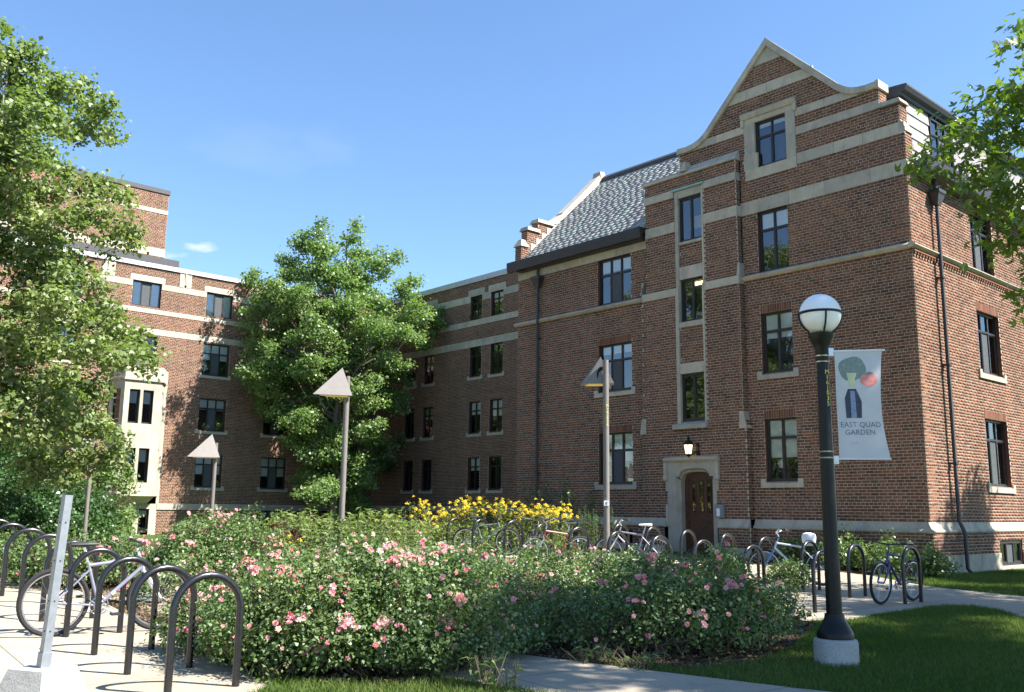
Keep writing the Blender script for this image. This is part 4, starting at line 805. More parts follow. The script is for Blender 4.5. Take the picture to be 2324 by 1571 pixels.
# --- left plane tree: sprays placed where the photo shows them, the rest of the crown beyond the frame
cl = []
for x, y, r, d in [(15, 130, 55, 0), (55, 190, 50, .5), (70, 250, 60, -.5), (120, 200, 45, .6), (185, 215, 48, 1), (235, 255, 34, .4), (250, 300, 28, 1.2), (190, 285, 40, 0), (130, 275, 45, .8), (20, 300, 60, 1), (45, 360, 50, 0), (100, 350, 42, -.8), (20, 440, 50, 0), (80, 440, 45, .5), (70, 510, 50, -.5), (150, 395, 26, 1), (215, 425, 38, 1), (265, 440, 30, .4), (230, 490, 40, 0), (285, 520, 34, .8), (250, 545, 30, 1.3), (160, 500, 34, -.6), (25, 570, 55, 1), (90, 600, 55, 0), (150, 590, 45, .8), (200, 640, 48, -.5), (60, 680, 60, .6), (130, 690, 55, -.6), (210, 710, 55, 1), (270, 760, 45, .3), (320, 790, 36, 1), (335, 830, 28, .2), (250, 810, 48, -.8), (170, 790, 55, .4), (80, 780, 60, 1.2), (20, 760, 60, -.3), (30, 870, 60, .5), (110, 880, 58, -.6), (190, 880, 50, .9), (60, 960, 60, 0), (140, 970, 55, .7), (215, 960, 45, -.5), (265, 1010, 36, .6), (200, 1040, 42, 1), (120, 1060, 45, .2), (60, 1050, 40, .8), (-50, 200, 60, 1), (-80, 350, 80, 0), (-90, 500, 80, 1), (-100, 660, 90, -1), (-90, 820, 90, 1), (-80, 960, 80, 0)]:
    p = at(x, y, 27+d*1.3+random.uniform(-.8, .8)); R_ = r*27/FPX; cl.append((*p, R_*.78, R_*.78, R_*.6))
    for _ in range(4): o_ = np.random.default_rng(abs(int(x*5+y+_*77))).normal(size=3); o_ = o_/np.linalg.norm(o_); q_ = p+o_*R_*(.8+.14*_); cl.append((*q_, R_*.4, R_*.4, R_*.3))
base_l = at(-95, 1200, 27.5); base_l[2] = .28
for k in range(46):
    a = random.uniform(0, 2*math.pi); rr = random.uniform(1, 4.6); z = random.uniform(4, 15.5); q = (base_l[0]+rr*math.cos(a), base_l[1]+rr*math.sin(a), z)
    v = np.array(q)-CAM; xx = PW/2+FPX*(v @ CR)/(v @ CF)
    if xx < -70: cl.append((*q, .95, .95, .75))
PT = tree('plane_tree', 'big sunlit plane tree with large pale green leaves at the left edge', base_l, 13.6, .3, cl, .125, .95, 'plane_leaf', 'bark_pale', 21, per=17, sub=.17, nl=8)
# --- ginkgo in the courtyard corner
cl = []
for x, y, r, d in [(720, 530, 22, 0), (690, 560, 32, .4), (740, 570, 36, -.5), (800, 545, 20, 0), (815, 575, 30, .8), (850, 600, 26, 0), (885, 585, 18, .6), (660, 600, 28, .6), (700, 620, 45, -.6), (760, 630, 50, 0), (820, 635, 38, .8), (870, 615, 20, 1), (640, 590, 16, .2), (620, 650, 30, .4), (580, 640, 22, 1), (670, 680, 50, -.8), (740, 690, 55, 1), (800, 690, 50, -.4), (860, 690, 45, .3), (915, 665, 28, 1), (940, 640, 16, .4), (610, 700, 40, .2), (650, 750, 50, .8), (720, 760, 50, -1), (790, 760, 50, 1.2), (860, 750, 48, -.6), (920, 725, 40, .4), (965, 720, 26, 0), (990, 705, 14, .5), (985, 745, 16, .8), (940, 770, 30, -.2), (600, 770, 32, 1), (570, 800, 26, .2), (620, 830, 45, -.5), (590, 860, 34, .6), (660, 870, 42, .4), (700, 840, 36, -.8), (830, 820, 48, .9), (880, 820, 36, -.3), (900, 850, 28, .5), (640, 930, 32, .2), (680, 950, 36, -.6), (600, 920, 26, .7), (800, 890, 48, -.6), (850, 900, 40, .5), (890, 920, 24, .1), (745, 950, 34, 1), (790, 970, 46, .2), (835, 980, 36, -.5), (865, 1010, 26, .5), (730, 1030, 40, -.3), (780, 1050, 46, .6), (820, 1070, 38, -.4), (850, 1050, 26, .8), (700, 1080, 34, .3), (740, 1110, 40, -.8), (790, 1130, 38, .4), (820, 1150, 30, 0), (700, 1000, 26, .5), (610, 880, 36, 0), (560, 850, 20, .4), (670, 1000, 26, 0), (760, 830, 50, 0), (740, 900, 44, .2), (770, 790, 45, -.4), (720, 980, 36, 0), (760, 1000, 40, .4), (755, 1080, 40, .2), (560, 740, 18, .3), (1000, 730, 10, .2), (575, 625, 12, 0), (905, 580, 10, 0), (730, 505, 10, 0), (810, 515, 12, 0)]:
    p = at(x, y, 49.3+d*2.0); R_ = r*49.3/FPX; cl.append((*p, R_*.8, R_*.8, R_*.6))
    for _ in range(5):                       # short sprays that break the outline
        o_ = np.random.default_rng(abs(int(x*7+y+_*91))).normal(size=3)*np.array([1, 1, .7]); o_ = o_/np.linalg.norm(o_); q_ = p+o_*R_*(.75+.13*_); cl.append((*q_, R_*.46, R_*.46, R_*.26))
cl2 = [(c[0]-random.uniform(.5, 2.5), c[1]+random.uniform(1.5, 3.5), c[2], c[3], c[4], c[5]) for c in cl if 600 < 1 or random.random() < .14]
gb = at(757, 1216, 49.3); gb[2] = 0
tree('ginkgo_tree', 'dense green ginkgo tree standing in the courtyard corner', gb, 15.8, .24, cl+cl2, .12, 1.15, 'ginkgo_leaf', 'bark_grey', 22, per=13, sub=.19, nl=9, fork=.2, up=.35)
# --- right oak: its branch tips hang into the picture
cl = []
for x, y, r, d in [(2310, 110, 26, 0), (2330, 90, 40, .5), (2250, 215, 26, .6), (2210, 250, 30, 0), (2260, 260, 36, -.5), (2300, 230, 40, .4), (2170, 285, 24, .3), (2190, 320, 32, -.4), (2240, 330, 40, .5), (2300, 310, 45, 0), (2105, 345, 15, .2), (2090, 372, 14, 0), (2125, 360, 16, .5), (2220, 390, 38, .4), (2280, 400, 45, -.4), (2200, 430, 26, .8), (2250, 450, 36, 0), (2310, 470, 40, .7), (2230, 500, 26, .3), (2290, 530, 36, -.2), (2270, 560, 26, .5), (2320, 560, 30, 0), (2315, 660, 16, .3), (2328, 690, 14, .1), (2370, 200, 60, 0), (2380, 330, 70, .6), (2390, 470, 70, -.5), (2380, 600, 50, .3)]:
    p = at(x, y, 15+d*1.2); R_ = r*15/FPX; cl.append((*p, R_*1.1, R_*1.1, R_*.8))
tip = len(cl)
for k in range(56):
    a = random.uniform(0, 2*math.pi); e = random.uniform(-.5, 1.2); rr = random.uniform(2.0, 4.7); q = (11.9+rr*math.cos(a)*math.cos(e), -7.8+rr*math.sin(a)*math.cos(e), 8.4+rr*.95*math.sin(e))
    v = np.array(q)-CAM; zc = v @ CF; xx = PW/2+FPX*(v @ CR)/zc
    if xx > 2400 or zc < 1: cl.append((*q, .75, .75, .6))
tree('oak_tree', 'oak tree whose leafy branch tips hang in at the top right corner', (11.9, -7.8, 0), 12.0, .28, cl, .17, .6, 'oak_leaf', 'bark_grey', 23, per=9, sub=.17, nl=7, lob=True, fork=.3)
# two more oaks beyond the right edge: their leaf shade falls on the racks, the side wall and the lawn strip
for j, (ox, oy, oz, orr, lab) in enumerate(((10.2, -1.6, 8.0, 3.9, 'oak tree just beyond the right edge that shades the racks'), (9.2, 6.4, 8.4, 3.6, 'oak tree beyond the right edge that shades the side wall'))):
    cl = []
    for k in range(62):
        a = random.uniform(0, 2*math.pi); e = random.uniform(-.6, 1.2); rr = random.uniform(.45, 1.0)*orr; cl.append((ox+rr*math.cos(a)*math.cos(e), oy+rr*math.sin(a)*math.cos(e), oz+rr*1.0*math.sin(e), .75, .75, .6))
    tree('oak_tree', lab, (ox, oy, 0), oz+orr*.8, .2, cl, .19, .6, 'oak_leaf', 'bark_grey', 24+j, per=7, sub=.22, nl=6, lob=True, fork=.3, group='oaks beyond the right edge')
# trees behind the camera, seen only as reflections in the window panes
for i, (x, y, sc) in enumerate(((-20, -39, 1.15), (-30, -42, 1.3), (-41, -44, 1.35), (-53, -41, 1.3), (-9, -46, 1.2))):
    o = bpy.data.objects.new('plane_tree', None); C.objects.link(o); Wm = TR(x, y, -.28*sc, random.uniform(0, 6), sc); setp(o, None, Wm)
    for ch in PT.children:
        c = ch.copy(); C.objects.link(c); c.parent = o; c.matrix_parent_inverse = Matrix.Translation(Vector((-float(base_l[0]), -float(base_l[1]), 0)))
    tag(o, ['far left', 'left', 'middle', 'right', 'rearmost left'][i]+' tree of the row across the street, mirrored in the windows', 'tree', 'trees behind the viewer')
# --- dark shrubs low at the left, under the plane tree
def shrub(name, label, cat, c, r, h, mat, leafsize, seed, per=30, nl=9, sub=.1, group=None, n=9, asp=.7, up=.5, stems='twig', base_z=None, low=.12):
    g = np.random.default_rng(seed); z0 = float(gz(c[0])) if base_z is None else base_z; t = root(name, label, cat, (c[0], c[1], z0), group); cls = []; m = MB()
    for k in range(n):
        a = 2.4*k+g.uniform(-.4, .4); rr = r*math.sqrt((k+.5)/n)*.72; dome = math.sqrt(max(.12, 1-(rr/r)**2)); hh = h*dome; rk = min(r*.5, h*.34)*g.uniform(.6, 1.15)
        cls.append((c[0]+rr*math.cos(a), c[1]+rr*math.sin(a), z0+max(rk*.85, hh-rk*.75), rk, rk, rk*.8))
        if hh > rk*2.2 and rr > r*.4: cls.append((c[0]+rr*math.cos(a)*1.15, c[1]+rr*math.sin(a)*1.15, z0+max(rk*.7, hh*.42), rk*.9, rk*.9, rk*.7))
    for k in range(int(n*.9)):
        a = 2*math.pi*k/int(n*.9)+g.uniform(-.2, .2); rk = min(r*.42, h*.26)*g.uniform(.8, 1.2); cls.append((c[0]+r*.72*math.cos(a), c[1]+r*.72*math.sin(a), z0+rk*.75+g.uniform(0, h*.18), rk, rk, rk*.75))
    for k in range(int(n*1.1)):              # upright shoots break the dome
        a, rr = g.uniform(0, 6.28), r*math.sqrt(g.random())*.8; hh = h*math.sqrt(max(.15, 1-(rr/r)**2)); cls.append((c[0]+rr*math.cos(a), c[1]+rr*math.sin(a), z0+hh+g.uniform(-.06, .1), .08, .08, .12))
    for q in cls:
        for _ in range(2): limb(m, (c[0]+g.normal()*r*.15, c[1]+g.normal()*r*.15, z0-.03), (q[0]+g.normal()*q[3]*.3, q[1]+g.normal()*q[3]*.3, q[2]), .012, .005, g, .8, 4)
    m.build('stems', stems, t, I4); P, N = cluster(cls, per, sub, nl, g, up, (.55, 1.06)); ok = P[:, 2] > z0+low*g.random(len(P)); leaf_obj('foliage', P[ok], N[ok], leafsize, asp, mat, t, g)
    return t, cls
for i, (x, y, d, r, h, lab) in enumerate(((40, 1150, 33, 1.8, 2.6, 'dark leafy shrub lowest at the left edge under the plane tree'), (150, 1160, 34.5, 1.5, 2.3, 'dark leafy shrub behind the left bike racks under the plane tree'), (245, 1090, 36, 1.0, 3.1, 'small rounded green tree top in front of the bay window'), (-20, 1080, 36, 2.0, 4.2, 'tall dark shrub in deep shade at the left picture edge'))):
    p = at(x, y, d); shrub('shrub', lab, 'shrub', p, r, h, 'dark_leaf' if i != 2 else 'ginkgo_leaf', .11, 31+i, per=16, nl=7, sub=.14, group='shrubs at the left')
# ------------------------------------------------------------ roses
def petal_mesh(kind):
    m = MB(); 
    if kind == 'rose':
        for ring, (n_, r_, h_, t_) in enumerate(((5, .034, .010, 0), (5, .026, .020, .6), (4, .014, .026, .3))):
            for k in range(n_):
                a = 2*math.pi*k/n_+t_; w = .62 if ring < 2 else .7; c0 = Vector((math.cos(a), math.sin(a), 0)); c1 = Vector((math.cos(a-w), math.sin(a-w), 0)); c2 = Vector((math.cos(a+w), math.sin(a+w), 0)); z = Vector((0, 0, 1))
                m.quad([z*.002, c1*r_*.75+z*h_*.7, c0*r_*1.05+z*h_, c2*r_*.75+z*h_*.7])
        m.m = 1; m.lathe([(.006, .008), (.005, .016)], 6)
        return m.mesh('rose', ['rose_petal', 'flower_eye'])
    for k in range(8):
        a = 2*math.pi*k/8; c0 = Vector((math.cos(a), math.sin(a), 0)); c1 = Vector((math.cos(a-.3), math.sin(a-.3), 0)); c2 = Vector((math.cos(a+.3), math.sin(a+.3), 0)); z = Vector((0, 0, 1)); m.quad([c0*.008, c1*.03-z*.006, c0*.05-z*.025, c2*.03-z*.006])
    m.m = 1; m.lathe([(.012, -.002), (.014, .01), (.008, .018)], 7)
    return m.mesh('flower', ['yellow_petal', 'yellow_eye'])
RM = []
for k in range(5):
    me = petal_mesh('rose'); a = me.attributes.new('pv', 'FLOAT', 'FACE'); a.data.foreach_set('value', np.clip(np.full(len(me.polygons), [.1, .3, .5, .7, .95][k])+np.random.default_rng(k).uniform(-.08, .08, len(me.polygons)), 0, 1).astype(np.float32)); RM.append(me)
YM = petal_mesh('yellow')
def put_flower(nm, me, parent, pos, g, sc, face=(0, 0, 0), up=.7):
    d = Vector((face[0]+g.normal()*.35, face[1]+g.normal()*.35, up+g.normal()*.25)).normalized(); q = d.to_track_quat('Z', 'Y').to_matrix().to_4x4()
    link(nm, me, None, parent, Matrix.Translation(Vector([float(v) for v in pos])) @ q @ Matrix.Rotation(g.uniform(0, 6), 4, 'Z') @ Matrix.Scale(sc, 4))
TOCAM = lambda p: (CAM-np.array(p))/np.linalg.norm(CAM-np.array(p))
def rose(label, c, r, h, nfl, seed, clusters=5, per=55, size=.046, nl=8, group='rose bushes', low=.12):
    t, cls = shrub('rose_bush', label, 'rose bush', c, r, h, 'rose_leaf', size, seed, per=per, nl=nl, sub=.06, group=group, n=max(7, int(11*r)), low=low)
    g = np.random.default_rng(seed+500); heads = []
    for k in range(clusters): q = cls[g.integers(len(cls))]; heads.append(q)
    nfl = int(nfl*2.6)
    for k in range(nfl):
        if k < nfl*.72: q = heads[k % len(heads)]; sp = .3; bias = np.array([0, 0, 1.1])+TOCAM(q[:3])*.5+np.random.default_rng(seed*7+k % len(heads)).normal(size=3)*.45
        else: q = cls[g.integers(len(cls))]; sp = .8; bias = np.array([0, 0, .45])+TOCAM(q[:3])*.8
        d = nrm(bias+g.normal(size=3)*sp); p = np.array(q[:3])+d*np.array(q[3:6])*g.uniform(1.02, 1.16); tc = TOCAM(p)
        put_flower('rose', RM[g.integers(5)], t, p, g, g.uniform(.55, .95), tc*.6+d*.4, .45)
    return t
# front bed: x, y of the foot in the photo, top row, radius; heights follow from the top row
def rose_at(x, yfoot, ytop, r, nf, lab, seed, cl=5, per=95, size=.036):
    p = ground(x, yfoot); d = p-CAM; L = np.hypot(d[0], d[1]); c = CAM+(d/L)*(L+r*.85); c[2] = 0; D = np.hypot(c[0]-CAM[0], c[1]-CAM[1]); h = at(x, ytop, D)[2]-float(gz(c[0])); rose(lab, c, r, max(.35, h*.93), nf, seed, cl, per, size, low=(.75 if 'bare twigs' in lab else .45 if 'beside the path' in lab else .12))
for i, (x, yf, yt, r, nf, lab) in enumerate((
 (455, 1500, 1325, .42, 14, 'low rose bush at the left end of the front bed, behind the second bike rack'),
 (570, 1535, 1285, .55, 34, 'rose bush with pale pink clusters behind the nearest bike rack'),
 (690, 1548, 1250, .62, 44, 'large rose bush with a dense pink head left of centre'),
 (810, 1550, 1205, .66, 52, 'tall rose bush in the middle of the front bed'),
 (930, 1550, 1235, .66, 44, 'rose bush with scattered pink blooms right of centre'),
 (1040, 1540, 1275, .6, 40, 'rose bush near the right end of the front bed'),
 (1125, 1500, 1330, .52, 30, 'rose bush at the right end of the front bed, overhanging the path'),
 (770, 1440, 1205, .6, 30, 'rose bush behind the front row with the topmost pink head'))): rose_at(x, yf, yt, r, nf, lab, 101+i)
for i, (x, yf, yt, r, nf, lab) in enumerate((
 (1260, 1478, 1335, .6, 8, 'rose bush left of the bare stems, across the path'), (1370, 1498, 1312, .66, 10, 'rose bush beside the path with few blooms'), (1500, 1503, 1275, .7, 24, 'rose bush with bare twigs showing at its foot'), (1610, 1493, 1256, .66, 26, 'sunlit rose bush next to the lawn with pale pink heads'), (1700, 1478, 1300, .55, 8, 'rose bush at the lawn edge, second from the lamp post'), (1775, 1420, 1345, .42, 2, 'shaded rose bush nearest the lamp post'),
 (1190, 1420, 1280, .6, 14, 'rose bush behind the front bed, left of the path bend'), (1300, 1395, 1268, .75, 6, 'wide rose bush in the middle of the garden'), (1420, 1390, 1260, .75, 8, 'rose bush in front of the tall pyramid lamp'), (1530, 1390, 1240, .7, 14, 'rose bush in front of the arched door'), (1625, 1380, 1238, .62, 14, 'rose bush with pink blooms in front of the stair tower'), (1790, 1345, 1262, .4, 0, 'small shaded bush behind the lamp post'),
 (1010, 1400, 1232, .75, 34, 'rose bush with a pink row behind the front bed'), (890, 1390, 1228, .8, 20, 'broad rose bush behind the tall middle bush'), (1110, 1380, 1250, .75, 16, 'mostly green rose bush below the yellow flowers'), (1210, 1350, 1234, .8, 5, 'green rose bush below the first parked bicycle'), (1330, 1340, 1240, .8, 5, 'green rose bush below the red bicycle'), (1080, 1320, 1226, .75, 5, 'green rose bush far back in the middle of the garden'), (960, 1330, 1220, .75, 6, 'green rose bush far back left of the middle'), (1430, 1340, 1245, .7, 4, 'green rose bush at the foot of the tall pyramid lamp'))): rose_at(x, yf, yt, r, nf, lab, 131+i, 4, 62, .042)
for i, (x, yt, dist, r, nf, lab) in enumerate(((515, 1150, 15.5, 1.1, 44, 'tall rose bush rising above the left bed'), (445, 1195, 15.2, .65, 20, 'rose bush left of the tall one with pink tips'), (310, 1222, 16.5, .9, 24, 'rose bush in front of the bay window'), (385, 1265, 13.5, .7, 24, 'rose bush behind the silver bicycle'), (250, 1216, 15.5, .8, 14, 'low rose bush behind the left rack row'), (85, 1212, 16, .9, 3, 'green bush behind the far left racks'), (170, 1214, 15.5, .85, 6, 'green bush right of the square steel post'), (10, 1212, 17.5, .9, 2, 'green bush at the left picture edge behind the racks'), (600, 1250, 13.6, .65, 30, 'rose bush with a long pink row at the left of centre'), (690, 1250, 12.5, .65, 24, 'rose bush in front of the middle pyramid lamp'))):
    p = at(x, yt, dist); z0 = float(gz(p[0])); rose(lab, p, r, (p[2]-z0)*.95, nf, 161+i, clusters=4, per=50, size=.048)
# --- tall green perennials, yellow flowers, dark red plants
def stalks(name, label, cat, c, r, h, n, mat, seed, flower=0, leaf=.13, group=None):
    g = np.random.default_rng(seed); z0 = float(gz(c[0])); t = root(name, label, cat, (c[0], c[1], z0), group); m = MB(); P, N, tops = [], [], []
    for k in range(n):
        a, rr = g.uniform(0, 6.28), r*math.sqrt(g.random()); x, y = c[0]+rr*math.cos(a), c[1]+rr*math.sin(a); hh = h*g.uniform(.72, 1.0); ex, ey = x+g.normal()*.08, y+g.normal()*.08
        m.tube([(x, y, z0-.02), ((x+ex)/2, (y+ey)/2, z0+hh*.5), (ex, ey, z0+hh)], [.006, .005, .003], 4, False); tops.append((ex, ey, z0+hh)); q = int(hh/.045)
        for i in range(q):
            f = (i+.5)/q; an = i*2.4+a; ll = leaf*(1.1-.6*f); P.append((x+(ex-x)*f+math.cos(an)*ll*.5, y+(ey-y)*f+math.sin(an)*ll*.5, z0+hh*f)); N.append((math.cos(an)*.3+g.normal()*.3, math.sin(an)*.3+g.normal()*.3, .9))
    m.build('stems', 'twig' if mat != 'red_leaf' else 'red_leaf', t, I4); P = np.array(P); N = nrm(np.array(N)); leaf_obj('foliage', P, N, leaf, .28, mat, t, g)
    for k in range(int(flower*1.5)):
        tp = np.array(tops[k % len(tops)])+g.normal(size=3)*np.array([.09, .09, .07]); put_flower('flower', YM, t, tp, g, g.uniform(1.0, 1.6), TOCAM(tp)*.4, .8)
    return t
for i, (x, yt, d, r, n, f, lab) in enumerate(((955, 1130, 26, .3, 14, 16, 'tall lone clump of yellow flowers at the left of the patch'), (990, 1165, 25.5, .5, 26, 14, 'low yellow flowers beside the tall lone clump'), (1030, 1150, 26, .45, 26, 26, 'thick clump of yellow flowers left in the patch'), (1075, 1126, 26, .5, 30, 40, 'tallest crowded clump of yellow flowers'), (1120, 1136, 25.5, .5, 30, 36, 'crowded yellow flowers in the middle of the patch'), (1165, 1138, 25, .5, 30, 34, 'yellow flowers right of the middle of the patch'), (1205, 1148, 24.5, .45, 26, 30, 'yellow flowers in front of the left downpipe'), (1243, 1140, 24, .4, 22, 24, 'yellow flowers right of the left downpipe'), (1278, 1150, 23.5, .25, 9, 14, 'small separate clump of yellow flowers at the right end'), (640, 1215, 17, .35, 14, 8, 'few low yellow flowers near the dark red plants'), (900, 1165, 25, .5, 20, 8, 'sparse yellow flowers left of the tall lone clump'))):
    p = at(x, yt, d); stalks('yellow_flower_plant', lab, 'flowers', p, r, p[2]-float(gz(p[0]))-.03, n, 'perennial_leaf', 201+i, f, .12, 'yellow flower clumps')
for i, (x, yt, d, r, n, lab) in enumerate(((690, 1150, 21, .8, 55, 'upright pale green stalks left of the middle pyramid lamp'), (640, 1165, 22, .6, 35, 'pale green stalks beside the dark red plants'), (740, 1160, 20, .7, 50, 'upright green stalks at the foot of the middle pyramid lamp'), (830, 1150, 21, .9, 60, 'feathery green stalks right of the middle pyramid lamp'), (900, 1170, 22, .8, 50, 'green stalks below the ginkgo tree'), (970, 1182, 25, .8, 45, 'green stalks below the lone yellow clump'), (1060, 1182, 25, .8, 45, 'green stalks behind the first rack of the middle row'), (1150, 1186, 24.5, .8, 45, 'green stalks behind the middle racks'), (1230, 1192, 24, .7, 36, 'green stalks behind the red bicycle'), (580, 1200, 20, .5, 26, 'green stalks behind the tall rose bush'))):
    p = at(x, yt, d); stalks('green_perennial', lab, 'plant', p, r, p[2]-float(gz(p[0])), n, 'perennial_leaf', 231+i, 0, .15, 'green perennials')
for i, (x, yt, d, lab) in enumerate(((612, 1188, 18, 'dark red leafy plant below the basement window'), (640, 1180, 18.4, 'second dark red leafy plant, nearer the pale stalks'), (662, 1192, 18.8, 'shortest dark red leafy plant'))):
    p = at(x, yt, d); stalks('red_plant', lab, 'plant', p, .16, p[2]-float(gz(p[0])), 8, 'red_leaf', 251+i, 0, .16, 'dark red plants')
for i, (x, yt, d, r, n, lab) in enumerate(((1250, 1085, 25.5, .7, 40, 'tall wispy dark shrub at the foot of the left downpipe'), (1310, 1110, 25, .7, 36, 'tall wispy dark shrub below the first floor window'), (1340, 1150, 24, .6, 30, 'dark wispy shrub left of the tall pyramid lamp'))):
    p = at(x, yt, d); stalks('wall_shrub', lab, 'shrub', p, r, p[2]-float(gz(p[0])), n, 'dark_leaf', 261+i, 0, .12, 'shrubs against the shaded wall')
for i, (x, y, r, h, lab) in enumerate(((-.5, -1.1, .55, .75, 'low green shrub against the wall near the corner'), (-1.7, -1.0, .6, .8, 'low green shrub against the wall left of the corner'), (-2.9, -.95, .5, .6, 'low green shrub under the right ground floor window'), (.35, -.75, .35, .55, 'smallest green shrub right at the building corner'))):
    shrub('wall_shrub', lab, 'shrub', (x, y, 0), r, h, 'rose_leaf', .07, 271+i, per=30, nl=7, sub=.09, group='low shrubs by the building corner')
# ------------------------------------------------------------ bike racks
def rack_mesh():
    r, w, h = .03, .27, .89; m = MB(); pts = [(0, -w, -.02), (0, -w, h-w-.0)]
    for k in range(1, 14): a = math.pi-math.pi*k/14; pts.append((0, w*math.cos(a), h-w-.03+w*math.sin(a)+.0))
    pts += [(0, w, h-w), (0, w, -.02)]; m.tube(pts, r, 12); return m.mesh('bike_rack', 'rack_metal', True)
rk = rack_mesh()
def rack(x, y, rz, label, group): 
    o = link('bike_rack', rk, None, None, TR(x, y, float(gz(x))+.012, rz)); tag(o, label, 'bike rack', group)
ordn = ['nearest', 'second', 'third', 'fourth', 'fifth', 'sixth', 'seventh', 'eighth', 'ninth']
for k, X in enumerate((2.62, 1.57, .5, -.6, -1.75, -3.0, -4.2, -5.5, -6.7)):
    rack(X, -18.53-.075*(X-2.62), random.uniform(-.06, .06), f'{ordn[k]} black hoop rack of the left row on the pale pavement', 'left row of bike racks')
for k, X in enumerate((2.67, 1.6, .6, -.46, -1.5, -2.68, -3.83, -5.05)):
    rack(X, -6.75-.227*(X-2.62), random.uniform(-.08, .08), f'black hoop rack, {["first","second","third","fourth","fifth","sixth","seventh","eighth"][k]} from the right in the row nearer the building', 'rear row of bike racks by the building')
for k, X in enumerate((2.5, 1.1, -.05, -1.2, -2.47, -3.8, -5.18, -6.46, -8.05, -9.47)):
    rack(X, -9.15-.227*(X-2.52), random.uniform(-.08, .08), f'black hoop rack, {["first","second","third","fourth","fifth","sixth","seventh","eighth","ninth","tenth"][k]} from the right in the row nearer the garden', 'front row of bike racks by the building')
# ------------------------------------------------------------ lamps
def text_obj(name, s_, size, mat, parent, world, extrude=.001, align='CENTER', vertical=False):
    cu = bpy.data.curves.new(name, 'FONT'); cu.body = '\n'.join(s_) if vertical else s_; cu.size = size; cu.align_x = align; cu.extrude = extrude; cu.resolution_u = 2
    if vertical: cu.space_line = .85
    tmp = bpy.data.objects.new('tmp_text', cu); C.objects.link(tmp); dg = bpy.context.evaluated_depsgraph_get(); me = bpy.data.meshes.new_from_object(tmp.evaluated_get(dg)); bpy.data.objects.remove(tmp); me.materials.clear(); me.materials.append(MATS[mat])
    return link(name, me, None, parent, world)
LX, LY = 5.0, -13.35
gl = root('globe_street_lamp', 'black street lamp post with white globe on a round concrete footing', 'street lamp', (LX, LY, 0))
def part(mb, nm, mat, t, smooth=True): return mb.build(nm, mat, t, Matrix.Translation((LX, LY, 0)), smooth)
m = MB(); m.lathe([(.205, -.1), (.205, .2), (.195, .225), (.17, .235)], 28); part(m, 'footing', 'concrete_base', gl)
m = MB(); m.lathe([(.17, .236), (.17, .275), (.16, .3), (.125, .36), (.095, .42), (.088, .46)], 24); part(m, 'post_base', 'post_black', gl)
m = MB(); m.lathe([(.074, .44), (.070, 1.2), (.061, 2.6), (.058, 2.92)], 16); part(m, 'post', 'post_black', gl)
m = MB(); m.lathe([(.066, 2.88), (.066, 3.02), (.09, 3.07), (.125, 3.14), (.13, 3.17), (.12, 3.175)], 20); part(m, 'globe_holder', 'post_black', gl)
m = MB(); R_ = .205; zc = 3.375
m.lathe([(max(.01, R_*math.cos(a)), zc+R_*math.sin(a)) for a in np.linspace(-1.25, 1.57, 16)], 28); gb_ = part(m, 'globe', 'globe', gl)
m = MB(); n = 28
for k in range(n):
    a, b2 = 2*math.pi*k/n, 2*math.pi*(k+1)/n; r0, r1 = .207, .216; m.hexa([(r0*math.cos(a), r0*math.sin(a), zc-.008), (r1*math.cos(a), r1*math.sin(a), zc-.008), (r1*math.cos(b2), r1*math.sin(b2), zc-.008), (r0*math.cos(b2), r0*math.sin(b2), zc-.008), (r0*math.cos(a), r0*math.sin(a), zc+.016), (r1*math.cos(a), r1*math.sin(a), zc+.016), (r1*math.cos(b2), r1*math.sin(b2), zc+.016), (r0*math.cos(b2), r0*math.sin(b2), zc+.016)])
part(m, 'cage_ring', 'post_black', gl, False)
for k in range(4):
    a = math.pi/2*k+2.35; m = MB(); m.tube([(.214*math.cos(e)*math.cos(a), .214*math.cos(e)*math.sin(a), zc+.214*math.sin(e)) for e in np.linspace(.0, -.95, 8)]+[(.09*math.cos(a), .09*math.sin(a), 3.1)], .009, 6); part(m, 'cage_rib', 'post_black', gl)
for z in (2.88, 2.94, 1.93, 1.99): m = MB(); m.lathe([(.062+.004, z), (.068+.002, z+.012)], 16); part(m, 'clamp_band', 'clamp_steel', gl)
yaw_c = math.atan2(CAM[1]-LY, CAM[0]-LX)
text_obj('asset_number', 'M16J035', .062, 'print_yellow', gl, Matrix.Translation((LX+.066*math.cos(yaw_c+.62), LY+.066*math.sin(yaw_c+.62), 2.76)) @ Matrix.Rotation(yaw_c+.62+math.pi/2, 4, 'Z') @ Matrix.Rotation(math.pi/2, 4, 'X'), vertical=True)
# banner on two short arms
BD = Vector((CR[0], CR[1], 0)).normalized(); BD = (Matrix.Rotation(math.radians(-12), 3, 'Z') @ BD)
bn = root('garden_banner', 'white garden banner with printed vegetables hung from the lamp post', 'banner', (LX, LY, 1.9))
BWm = Matrix(((BD.x, BD.y, 0, LX), (BD.y, -BD.x, 0, LY), (0, 0, 1, 0), (0, 0, 0, 1)))   # x along banner, y towards the viewer, z up
BWm = Matrix.Translation((LX, LY, 0)) @ Matrix.Rotation(math.atan2(BD.y, BD.x), 4, 'Z')
bw0, bw1, bz0, bz1 = .115, .575, 1.93, 2.99
def bsurf(u, v): # u 0..1 across, v 0..1 up; a slack cloth pulled in at mid height
    pull = .055*math.sin(math.pi*min(1, max(0, v*.9+.05)))*u; x = bw0+(bw1-bw0)*u-pull+.02*(1-v)*u; y = -.035*math.sin(u*2.6+.3)*math.sin(math.pi*v)-.012*math.sin(v*9+u*2); return Vector((x, y, bz0+(bz1-bz0)*v-.0*u))
m = MB(); nu, nv = 12, 24
